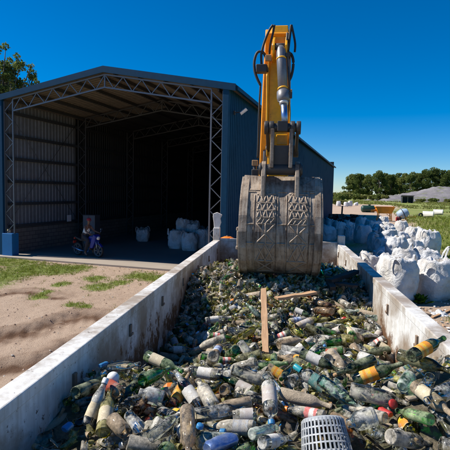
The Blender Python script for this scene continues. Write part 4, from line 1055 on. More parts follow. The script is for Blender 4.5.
TR_ = [(349, 180, 3, 'leftmost tree of the far row, just clear of the shed'), (354, 174, 1, 'second tree of the far row from the shed side'), (361, 173.5, 0, 'round dark tree left of the tall topped one in the far row'), (367.5, 175, 3, 'pale tree in the far row above the green tank'), (373, 175.5, 4, 'dark tree directly left of the tall topped tree'), (380, 171, 2, 'tall topped tree rising above the orange hopper'),
       (386.5, 173, 1, 'pale crowned tree right of the tall topped tree'), (392, 174.5, 0, 'dark tree in the far row above the hopper right end'), (398, 172.5, 4, 'tree of the far row left of the dark hut'), (404.5, 173, 1, 'tree of the far row right above the dark hut'), (411, 174, 0, 'dark tree right of the hut in the far row'), (418, 172.5, 3, 'tree of the far row above the nearer concrete pipe'),
       (424.5, 169.5, 2, 'first of two tall trees above the grey mound'), (431, 171, 0, 'dark tree between the two tall trees above the mound'), (437.5, 168, 2, 'tallest tree of the far row above the mound peak'), (445, 169.5, 4, 'dark tree above the mound near the right frame edge'), (452, 170, 1, 'last tree of the far row at the right frame edge'), (462, 172, 0, 'tree of the far row past the right frame edge')]
for i, (px, ty, k, lb) in enumerate(TR_):
    Y = 262 + (i * 37 % 23); p = at(px, ty, Y); hgt = p.z; tree(k, (p.x, Y, -.1), i * 1.3, (hgt + .1) / TREES[k][2], lb)
BUSH = []
for sd, mat in enumerate(('leaf_pale', 'leaf_mid')):
    r_ = random.Random(sd + 90); cl = [((r_.uniform(-1.2, 1.2), r_.uniform(-1, 1), r_.uniform(.4, 1.5)), r_.uniform(.5, .9)) for _ in range(11)]
    BUSH.append(crown_mesh('shrub', cl, .22, 190, mat, sd + 60, .9))
BS = [(335, 199.5, 205, 1.9, 0), (340, 200, 190, 1.5, 1), (344, 199.5, 200, 1.9, 0), (349, 199, 215, 1.6, 0), (356, 199, 225, 1.5, 1), (363, 199, 225, 1.3, 0), (371, 199.3, 222, 1.4, 0), (379, 199.5, 215, 1.5, 1), (387, 199.6, 212, 1.3, 0), (334, 203, 120, .9, 1), (342, 203.5, 118, .7, 0), (420, 203.8, 192, 1.0, 0), (433, 202.5, 195, 1.1, 1), (447, 202.5, 193, 1.0, 0)]
BL = ['pale shrub at the far corner of the shed', 'green shrub right of the shed corner shrub', 'yellowish shrub before the leftmost far tree', 'pale shrub under the second far tree', 'green shrub under the round dark far tree', 'low pale shrub above the green tank', 'pale shrub left of the hopper top', 'green shrub behind the orange hopper', 'pale shrub left of the dark hut', 'small dark shrub near the shed corner', 'small pale shrub beside the dirt lane', 'pale shrub on the foot of the mound right of the hut', 'green shrub on the mound below its peak', 'pale shrub on the mound at the frame edge']
for (px, py, Y, sc, k), lb in zip(BS, BL):
    p = at(px, py, Y); o = put('shrub', BUSH[k]); o.location = (p.x, Y, max(-.1, min(p.z, 1.5) - .3)); o.scale = (sc * 1.25, sc, sc); o.rotation_euler = (0, 0, px); tag(o, lb, 'shrub', 'shrubs below the far trees')
# tall tree behind the shed on the left
r_ = random.Random(3); c0 = at(-2, 84, 46); top = at(8, 49, 46).z; cl = []
for px, py, rd in [(8, 53, .9), (14, 60, 1.1), (3, 58, 1.0), (-4, 62, 1.3), (20, 66, .8), (26, 71, .9), (30, 76, .6), (12, 70, 1.2), (3, 74, 1.3), (-8, 76, 1.6), (22, 80, .8), (31, 84, .5), (14, 84, 1.1), (4, 88, 1.3), (-6, 92, 1.5), (-18, 80, 1.7), (-22, 66, 1.4), (-12, 56, 1.1), (25, 90, .6), (10, 95, 1.2), (-14, 100, 1.5), (0, 104, 1.3)]:
    q = at(px, py, 46); 
    for _ in range(3): cl.append(((q.x - c0.x + r_.gauss(0, rd * .5), r_.uniform(-2, 2), q.z + r_.gauss(0, rd * .45)), rd * r_.uniform(.32, .6)))
lt = thing('eucalyptus_tree', 'tall loose leaved tree rising behind the left end of the shed roof', 'tree', (c0.x, 46, 0))
put('crown', crown_mesh('crown', cl, .12, 430, 'leaf_dark', 77, .8), lt)
put('trunk', trunk_mesh(top * .9, .32, cl, 5), lt)

# ------------------------------------------------------------------ green weed, litter and boards on the right
p = gp(420, 303.5); mb = MB(); Vw = []; Fw = []
for i in range(70):
    a = random.uniform(0, 6.28); L = random.uniform(.12, .34); e = random.uniform(.3, 1.2); b_ = Vector((random.uniform(-.12, .12), random.uniform(-.12, .12), 0)); d = Vector((math.cos(a) * math.cos(e), math.sin(a) * math.cos(e), math.sin(e))); s_ = Vector((-math.sin(a), math.cos(a), 0)) * L * .17; k = len(Vw)
    Vw += [b_, b_ + d * L * .5 + s_ + Vector((0, 0, .05)), b_ + d * L, b_ + d * L * .5 - s_ + Vector((0, 0, .05))]; Fw.append((k, k + 1, k + 2, k + 3))
o = put('weed', np_mesh('weed', Vw, Fw, 'weed_green')); o.location = (p.x, p.y, gz(p.x, p.y)); tag(o, 'bright green leafy weed growing between the bags and the trailer', 'weed')
lit = MB()
for i in range(150):
    px, py = random.uniform(402, 452), random.uniform(296, 345); q = gp(px, py); s_ = random.uniform(.015, .07); z = gz(q.x, q.y) + .01
    if to_sh(q.x, q.y)[1] > 0: pass
    lit.cur = random.choice([0, 0, 1, 2, 3]); n_ = 5; a0 = random.uniform(0, 6)
    lit.add([(q.x + s_ * random.uniform(.5, 1.4) * math.cos(a0 + k * 1.256), q.y + s_ * random.uniform(.5, 1.4) * math.sin(a0 + k * 1.256), z + random.uniform(0, .05)) for k in range(n_)], [(0, 1, 2, 3, 4)])
tag(lit.build('litter', ['white_plastic', 'grey_wood', 'plank_wood', 'grey_plastic']), 'scraps of plastic and wood trodden into the dirt by the bags', kind='stuff')
for (a, b, w_, m, lb) in (((413, 305), (428, 301), .09, 'grey_wood', 'thin weathered board lying on the dirt in front of the bags'), ((432, 318), (452, 310), .07, 'plank_wood', 'short brown board lying on the dirt at the right edge'), ((420, 313), (431, 316), .06, 'black_wood', 'dark stick lying on the dirt between the boards')):
    q, r2 = gp(*a), gp(*b); mb = MB(); mb.bar((q.x, q.y, gz(q.x, q.y) + .03), (r2.x, r2.y, gz(r2.x, r2.y) + .04), w_, .025); tag(mb.build('board', m), lb, 'board')
def rag(px, py, s_, seed, label, z=0):
    q = gp(px, py, z); n = 14; V = []; Fq = []
    for j in range(n + 1):
        for i in range(n + 1):
            u, v = i / n - .5, j / n - .5; r2 = math.hypot(u, v); nz = noise.noise(Vector((u * 5 + seed, v * 5, seed))) ; n2 = noise.noise(Vector((u * 12, v * 12, seed)))
            V.append((q.x + s_ * (u + .15 * n2), q.y + s_ * (v + .15 * nz), gz(q.x, q.y) + z + s_ * max(.02, .30 * (1 - 2.2 * r2) + .20 * nz + .10 * n2)))
    for j in range(n):
        for i in range(n): k = j * (n + 1) + i; Fq.append((k, k + 1, k + n + 2, k + n + 1))
    return tag(put('plastic_sheet', np_mesh('plastic_sheet', V, Fq, 'woven_bag', smooth=True)), label, 'sheet')
for i, (px, py, z, s_, lb) in enumerate(((392, 262, .75, .9, 'crumpled white sheet draped over the torn open bag'), (383, 252, .7, .8, 'bluish plastic sheet on the shade line of the bag row'), (404, 250, .85, .9, 'loose white sheet lying over the middle of the bag row'), (388, 240, .8, 1.0, 'loose white sheet on the third rank of bags'), (400, 238, .7, 1.1, 'flattened white sheet between the rear bags'), (380, 230, .8, 1.2, 'white sheet on the rear bags under the hopper'), (376, 268, .35, .8, 'shaded sheet fallen between bags and trailer'))): rag(px, py, s_, i + 20, lb, z)
rag(440, 314, .42, 2, 'crumpled white plastic scrap on the dirt at the right edge')
rag(447, 262, .8, 5, 'white plastic rag on the grass at the right frame edge')
rag(441, 272, .9, 8, 'torn white sheet on the grass right of the slumped bag')
mb = MB(); q = gp(440, 276); mb.tube([(q.x - .38 * math.cos(t * .2618), q.y, gz(q.x, q.y) + .62 * math.sin(t * .2618)) for t in range(13)], .03, 8); tag(mb.build('hoop', 'white_plastic'), 'bent white hoop standing on the grass right of the bags', 'hoop')

# ------------------------------------------------------------------ motorcycle and rider inside the shed
mp = gp(88, 256.2, .05); YAW = R(-28)
mo = thing('motorcycle', 'blue and black motorcycle parked in the shade just inside the shed', 'motorcycle', (mp.x, mp.y, .05), YAW)
def wheel(x, name='wheel'):
    Mx = Matrix.Translation((x, 0, .30)) @ Matrix.Rotation(R(90), 4, 'X')
    mb = MB(); mb.lathe([(.235, -.04), (.275, -.05), (.30, -.025), (.30, .025), (.275, .05), (.235, .04), (.235, -.04)], 26, Mx); o = mb.build(name, 'black_rubber', mo)
    mb = MB(); mb.lathe([(.21, -.03), (.24, -.035), (.24, .035), (.21, .03), (.21, -.03)], 24, Mx); mb.lathe([(.01, -.05), (.05, -.05), (.05, .05), (.01, .05)], 12, Mx)
    for k in range(6): a = k * math.pi / 3; mb.bar((x + .04 * math.cos(a), 0, .3 + .04 * math.sin(a)), (x + .22 * math.cos(a), 0, .3 + .22 * math.sin(a)), .03, .02, (0, 1, 0))
    mb.build('rim', 'galvanised', o); return o
wheel(-.64); wheel(.64)
mb = MB(); mb.tube([(.50, 0, .92), (.10, 0, .75), (-.35, 0, .72), (-.75, 0, .80)], .025, 8); mb.tube([(.48, 0, .88), (.22, 0, .35), (-.2, 0, .32), (-.64, 0, .30)], .022, 8); mb.tube([(-.35, 0, .72), (-.2, 0, .32)], .022, 8); mb.build('frame', 'dark_steel', mo)
mb = MB(); mb.tube([(.50, -.07, .95), (.64, -.07, .30)], .022, 8); mb.tube([(.50, .07, .95), (.64, .07, .30)], .022, 8); mb.build('fork', 'chrome', mo)
mb = MB(); mb.prism([(.44, .98), (.20, .96), (.00, .80), (-.02, .70), (.28, .68), (.42, .80)], 'y', -.12, .12); mb.build('fuel_tank', 'moto_blue', mo, .04)
mb = MB(); mb.prism([(.62, .98), (.48, 1.06), (.34, .80), (.24, .42), (.40, .40), (.56, .70)], 'y', -.17, .17); mb.build('fairing', 'moto_blue', mo, .03)
mb = MB(); mb.prism([(.88, .50), (.74, .64), (.58, .64), (.62, .61), (.72, .60), (.84, .48)], 'y', -.06, .06); mb.build('mudguard', 'moto_blue', mo, .008)
mb = MB(); mb.prism([(.02, .80), (-.30, .79), (-.70, .90), (-.78, .86), (-.4, .70), (.0, .70)], 'y', -.13, .13); mb.build('seat', 'black_rubber', mo, .03)
mb = MB(); mb.box((.08, 0, .47), (.34, .26, .30)); mb.lathe([(.11, -.1), (.11, .12), (.01, .12)], 14, Matrix.Translation((.18, 0, .55)) @ Matrix.Rotation(R(35), 4, 'Y')); mb.build('engine', 'dark_steel', mo, .03)
mb = MB(); mb.tube([(.2, -.14, .45), (.15, -.17, .25), (-.3, -.19, .27), (-.78, -.2, .42)], [.025, .025, .05, .045], 10); mb.build('exhaust', 'chrome', mo)
mb = MB(); mb.tube([(.42, -.36, 1.06), (.46, -.2, 1.08), (.50, 0, 1.02), (.46, .2, 1.08), (.42, .36, 1.06)], .014, 8); hb = mb.build('handlebar', 'dark_steel', mo)
for y in (-.30, .30):
    mb = MB(); mb.tube([(.46, y, 1.08), (.50, y * 1.1, 1.22)], .008, 6); mb.box((.50, y * 1.15, 1.26), (.02, .12, .075)); mb.build('mirror', 'chrome', hb)
mb = MB(); mb.lathe([(.01, 0), (.075, .01), (.085, .05), (.06, .13), (.01, .15)], 16, Matrix.Translation((.68, 0, .88)) @ Matrix.Rotation(R(-90), 4, 'Y')); mb.build('headlight', 'white_plastic', mo)
mb = MB(); mb.box((-.80, 0, .80), (.05, .14, .07)); mb.box((-.84, 0, .62), (.02, .19, .12)); mb.build('tail_light', 'red_plastic', mo)
def skin(name, pts, edges, mat, parent, root=0, sub=2):
    me = bpy.data.meshes.new(name); me.from_pydata([p[:3] for p in pts], edges, []); me.materials.append(MAT[mat])
    o = bpy.data.objects.new(name, me); C.objects.link(o); o.parent = parent
    m = o.modifiers.new('skin', 'SKIN'); m.use_smooth_shade = True
    for i, p in enumerate(pts):
        sv_ = me.skin_vertices[0].data[i]; sv_.radius = (p[3], p[4] if len(p) > 4 else p[3]); sv_.use_root = (i == root)
    s = o.modifiers.new('sub', 'SUBSURF'); s.levels = s.render_levels = sub
    return o
per = thing('person', 'person in a red cap and white vest sitting on the blue motorcycle', 'person', (mp.x, mp.y, .05), YAW)
B = [(-.18, 0, .93, .13, .15), (-.14, 0, 1.10, .12, .14), (-.07, 0, 1.27, .11, .16), (-.01, 0, 1.40, .075, .12), (.02, 0, 1.47, .05), (.045, 0, 1.54, .055), (.06, 0, 1.62, .085, .075), (.055, 0, 1.70, .07, .065)]
E_ = [(i, i + 1) for i in range(7)]
for sy in (-1, 1):
    k = len(B); B += [(-.02, sy * .17, 1.38, .055), (.13, sy * .25, 1.18, .045), (.36, sy * .29, 1.10, .034), (.43, sy * .29, 1.09, .03)]; E_ += [(3, k), (k, k + 1), (k + 1, k + 2), (k + 2, k + 3)]
    k = len(B); B += [(-.12, sy * .11, .90, .09), (.22, sy * .23, .78, .07), (.10, sy * .24, .40, .05), (.06, sy * .24, .18, .04), (.2, sy * .25, .10, .035)]; E_ += [(0, k), (k, k + 1), (k + 1, k + 2), (k + 2, k + 3), (k + 3, k + 4)]
body = skin('body', B, E_, 'skin_tone', per)
mb = MB()
mb.lathe([(.01, .018), (.012, .0), (.01, -.01)], 8, Matrix.Translation((.135, 0, 1.615)) @ Matrix.Rotation(R(90), 4, 'Y'))
mb.build('nose', 'skin_tone', per)
for sy in (-1, 1):
    mb = MB(); mb.lathe([(.001, -.012), (.01, -.007), (.012, 0), (.01, .007), (.001, .012)], 8, Matrix.Translation((.128, sy * .032, 1.64))); mb.build('eye', 'black_rubber', per)
    for f in range(5):
        mb = MB(); y = sy * (.26 + .018 * f); mb.tube([(.42, y, 1.10), (.455, y, 1.085), (.45, y, 1.05), (.42, y, 1.04)] if f else [(.40, sy * .25, 1.09), (.44, sy * .235, 1.06), (.45, sy * .245, 1.035)], .0095, 6); mb.build('finger', 'skin_tone', per)
skin('vest', [(-.17, 0, .96, .145, .165), (-.14, 0, 1.10, .135, .155), (-.07, 0, 1.27, .125, .172), (-.02, 0, 1.38, .10, .13)], [(0, 1), (1, 2), (2, 3)], 'white_cloth', per)
TB = [(-.19, 0, .92, .145, .165)]; TE = []
for sy in (-1, 1):
    k = len(TB); TB += [(-.10, sy * .11, .90, .10), (.22, sy * .23, .785, .083), (.11, sy * .24, .45, .066), (.07, sy * .24, .24, .06)]; TE += [(0, k), (k, k + 1), (k + 1, k + 2), (k + 2, k + 3)]
skin('trousers', TB, TE, 'dark_cloth', per)
for sy in (-1, 1): skin('shoe', [(.03, sy * .24, .14, .05), (.12, sy * .245, .10, .048), (.22, sy * .25, .085, .038)], [(0, 1), (1, 2)], 'black_rubber', per, 0, 1)
mb = MB(); mb.lathe([(.098, 1.665), (.10, 1.70), (.092, 1.75), (.06, 1.785), (.01, 1.79)], 18, Matrix.Translation((.055, 0, 0)) ); mb.prism([(.10, -.075), (.20, -.05), (.215, 0), (.20, .05), (.10, .075)], 'z', 1.668, 1.68); mb.build('cap', 'red_cloth', per)
# things standing behind the motorcycle
p = gp(81, 251, .05) ; cb = thing('cabinet', 'pale cabinet standing in the dark behind the motorcycle', 'cabinet', SH(1.7, 4.6, .05), -SHA)
mb = MB(); mb.box((0, 0, .85), (.75, .5, 1.7)); mb.build('carcass', 'galvanised', cb, .01)
for x in (-.18, .19): mb = MB(); mb.box((x, -.26, .88), (.35, .02, 1.55)); d_ = mb.build('door', 'zinc_sheet', cb, .004); mb = MB(); mb.box((x + .1, -.28, .9), (.02, .02, .12)); mb.build('handle', 'dark_steel', d_)

# ------------------------------------------------------------------ the heap of glass in the trailer
KIN = {'wine': [(0, 0.012), (0.026, 0.006), (0.034, 0), (0.0375, 0.006), (0.0375, 0.175), (0.036, 0.192), (0.029, 0.212), (0.019, 0.228), (0.015, 0.245), (0.0142, 0.285), (0.016, 0.286), (0.016, 0.299), (0.0135, 0.3)], 'burgundy': [(0, 0.014), (0.028, 0.005), (0.037, 0), (0.0405, 0.008), (0.0405, 0.135), (0.038, 0.16), (0.031, 0.19), (0.022, 0.215), (0.016, 0.24), (0.0145, 0.28), (0.0165, 0.281), (0.0165, 0.292), (0.0138, 0.293)], 'beer': [(0, 0.007), (0.022, 0.003), (0.028, 0), (0.031, 0.006), (0.031, 0.125), (0.0295, 0.142), (0.024, 0.162), (0.0175, 0.182), (0.014, 0.2), (0.0128, 0.226), (0.0145, 0.227), (0.0145, 0.235), (0.012, 0.236)], 'litre': [(0, 0.01), (0.034, 0.004), (0.042, 0), (0.046, 0.008), (0.046, 0.19), (0.044, 0.21), (0.037, 0.232), (0.026, 0.252), (0.0185, 0.27), (0.0165, 0.305), (0.019, 0.306), (0.019, 0.322), (0.0165, 0.323)], 'liquor': [(0, 0.008), (0.032, 0.003), (0.039, 0), (0.042, 0.006), (0.042, 0.165), (0.041, 0.178), (0.035, 0.193), (0.022, 0.203), (0.0165, 0.211), (0.0158, 0.255), (0.018, 0.256), (0.018, 0.27), (0.0155, 0.271)], 'soda': [(0, 0.006), (0.02, 0.003), (0.026, 0), (0.029, 0.006), (0.03, 0.04), (0.0265, 0.07), (0.0285, 0.1), (0.0275, 0.125), (0.022, 0.15), (0.0165, 0.17), (0.0132, 0.185), (0.0145, 0.186), (0.0145, 0.194), (0.012, 0.195)], 'jar': [(0, 0.006), (0.028, 0.003), (0.035, 0), (0.038, 0.006), (0.038, 0.095), (0.0365, 0.103), (0.0325, 0.109), (0.0325, 0.122), (0.03, 0.123)], 'squat': [(0, 0.006), (0.036, 0.003), (0.043, 0), (0.0465, 0.008), (0.0465, 0.085), (0.044, 0.098), (0.034, 0.11), (0.024, 0.118), (0.0215, 0.124), (0.0215, 0.142), (0.0195, 0.143)], 'tumbler': [(0, 0.01), (0.02, 0.004), (0.026, 0), (0.0285, 0.004), (0.03, 0.04), (0.034, 0.112), (0.0345, 0.115), (0.0325, 0.115)]}
KN = list(KIN)
BODY = {'wine': (.05, .145), 'burgundy': (.03, .115), 'beer': (.035, .105), 'litre': (.05, .165), 'liquor': (.035, .14), 'soda': (.055, .10), 'jar': (.018, .086), 'squat': (.014, .076)}
BS_ = [1.2, 1.7, 2.2, 2.7, 3.2, 4.0, 4.6, 5.2, 5.8, 6.4, 6.8, 7.3, 8.0, 9.3]
HS_ = [-.27, -.24, -.2, -.15, -.22, -.44, -.47, -.33, -.15, -.08, -.12, -.30, -.56, -.62]
def surf(a, b):
    h = float(np.interp(b, BS_, HS_)); h -= .10 * max(0, abs(a + .05) - .6) / .5 * (1 if b > 3 else .35) + .16 * smooth(-.55, -.95, a) * smooth(2.9, 3.5, b) * (1 - smooth(5.2, 6.2, b))
    h += .04 * math.sin(3.1 * a + 1.7 * b) + .03 * math.sin(5 * a - 2.3 * b + 1)
    h += .25 * min(1, max(0, (a - .55) / .35)) * math.exp(-((b - 2.75) / .5) ** 2)
    return RIM + h
def bottle_arrays(kind, seg=18):
    pr = KIN[kind]; H_ = pr[-1][1]; V = []; Fq = []
    pr = [(max(r, .001), z) for r, z in pr]
    for r, z in pr:
        for k in range(seg):
            t = 2 * math.pi * k / seg; V.append((r * math.cos(t), r * math.sin(t), z - H_ / 2))
    for i in range(len(pr) - 1):
        for k in range(seg): Fq.append((i * seg + k, i * seg + (k + 1) % seg, (i + 1) * seg + (k + 1) % seg, (i + 1) * seg + k))
    return np.array(V), np.array(Fq)
BA = {k: bottle_arrays(k) for k in KN}
_bm = {}
def bottle_mesh(kind, mat):
    if (kind, mat) not in _bm: _bm[kind, mat] = np_mesh('bottle', *BA[kind], mat, smooth=True)
    return _bm[kind, mat]
_lm = {}
def label_mesh(kind, style):
    if (kind, style) not in _lm:
        pr = KIN[kind]; H_ = pr[-1][1]; z0, z1 = BODY[kind]; zz = np.linspace(z0, z1, 4); prof = pr[2:]; zs = np.maximum.accumulate([p[1] for p in prof]); rs = [p[0] for p in prof]
        span = R(200 + 60 * random.random()); n = 16; V = []; Fq = []
        jit = [random.uniform(-.003, .003) for _ in range(n + 1)]
        for j, z in enumerate(zz):
            r = float(np.interp(z, zs, rs)) + .0011
            for i in range(n + 1):
                t = -span / 2 + span * i / n; e = jit[i] if j in (0, 3) else 0
                V.append((r * math.cos(t), r * math.sin(t), z + e - H_ / 2))
        for j in range(3):
            for i in range(n): k = j * (n + 1) + i; Fq.append((k, k + 1, k + n + 2, k + n + 1))
        _lm[kind, style] = np_mesh('label', V, Fq, 'label_' + style, smooth=True)
    return _lm[kind, style]
_cm = {}
def cap_mesh(kind, col):
    if (kind, col) not in _cm:
        pr = KIN[kind]; H_ = pr[-1][1]; r = pr[-2][0]; mb = MB(); L = {'gold': .055, 'silver': .05, 'black': .05, 'teal': .05}.get(col, .026)
        if col == 'cork': mb.lathe([(r - .003, H_ / 2 - .012), (r - .0028, H_ / 2 + .018), (r - .006, H_ / 2 + .022), (.0005, H_ / 2 + .022)], 14)
        else:
            r2 = max(r, pr[-5][0] if L > .03 else r) + .0016; mb.lathe([(r2, H_ / 2 - L), (r2, H_ / 2), (r2 - .002, H_ / 2 + .003), (.0005, H_ / 2 + .003)], 16)
        _cm[kind, col] = mb.mesh('cap', CAPM[col])
    return _cm[kind, col]
GLN = ['clear', 'dusty', 'mud', 'crust', 'green', 'darkgreen', 'olive', 'darkolive', 'amber', 'aqua']
LBN = ['', 'white', 'cream', 'faded', 'redwhite', 'yellow', 'teal', 'red', 'blue', 'grey']
CPN = ['', 'white', 'blue', 'orange', 'teal', 'cork', 'silver', 'gold', 'black', 'red']
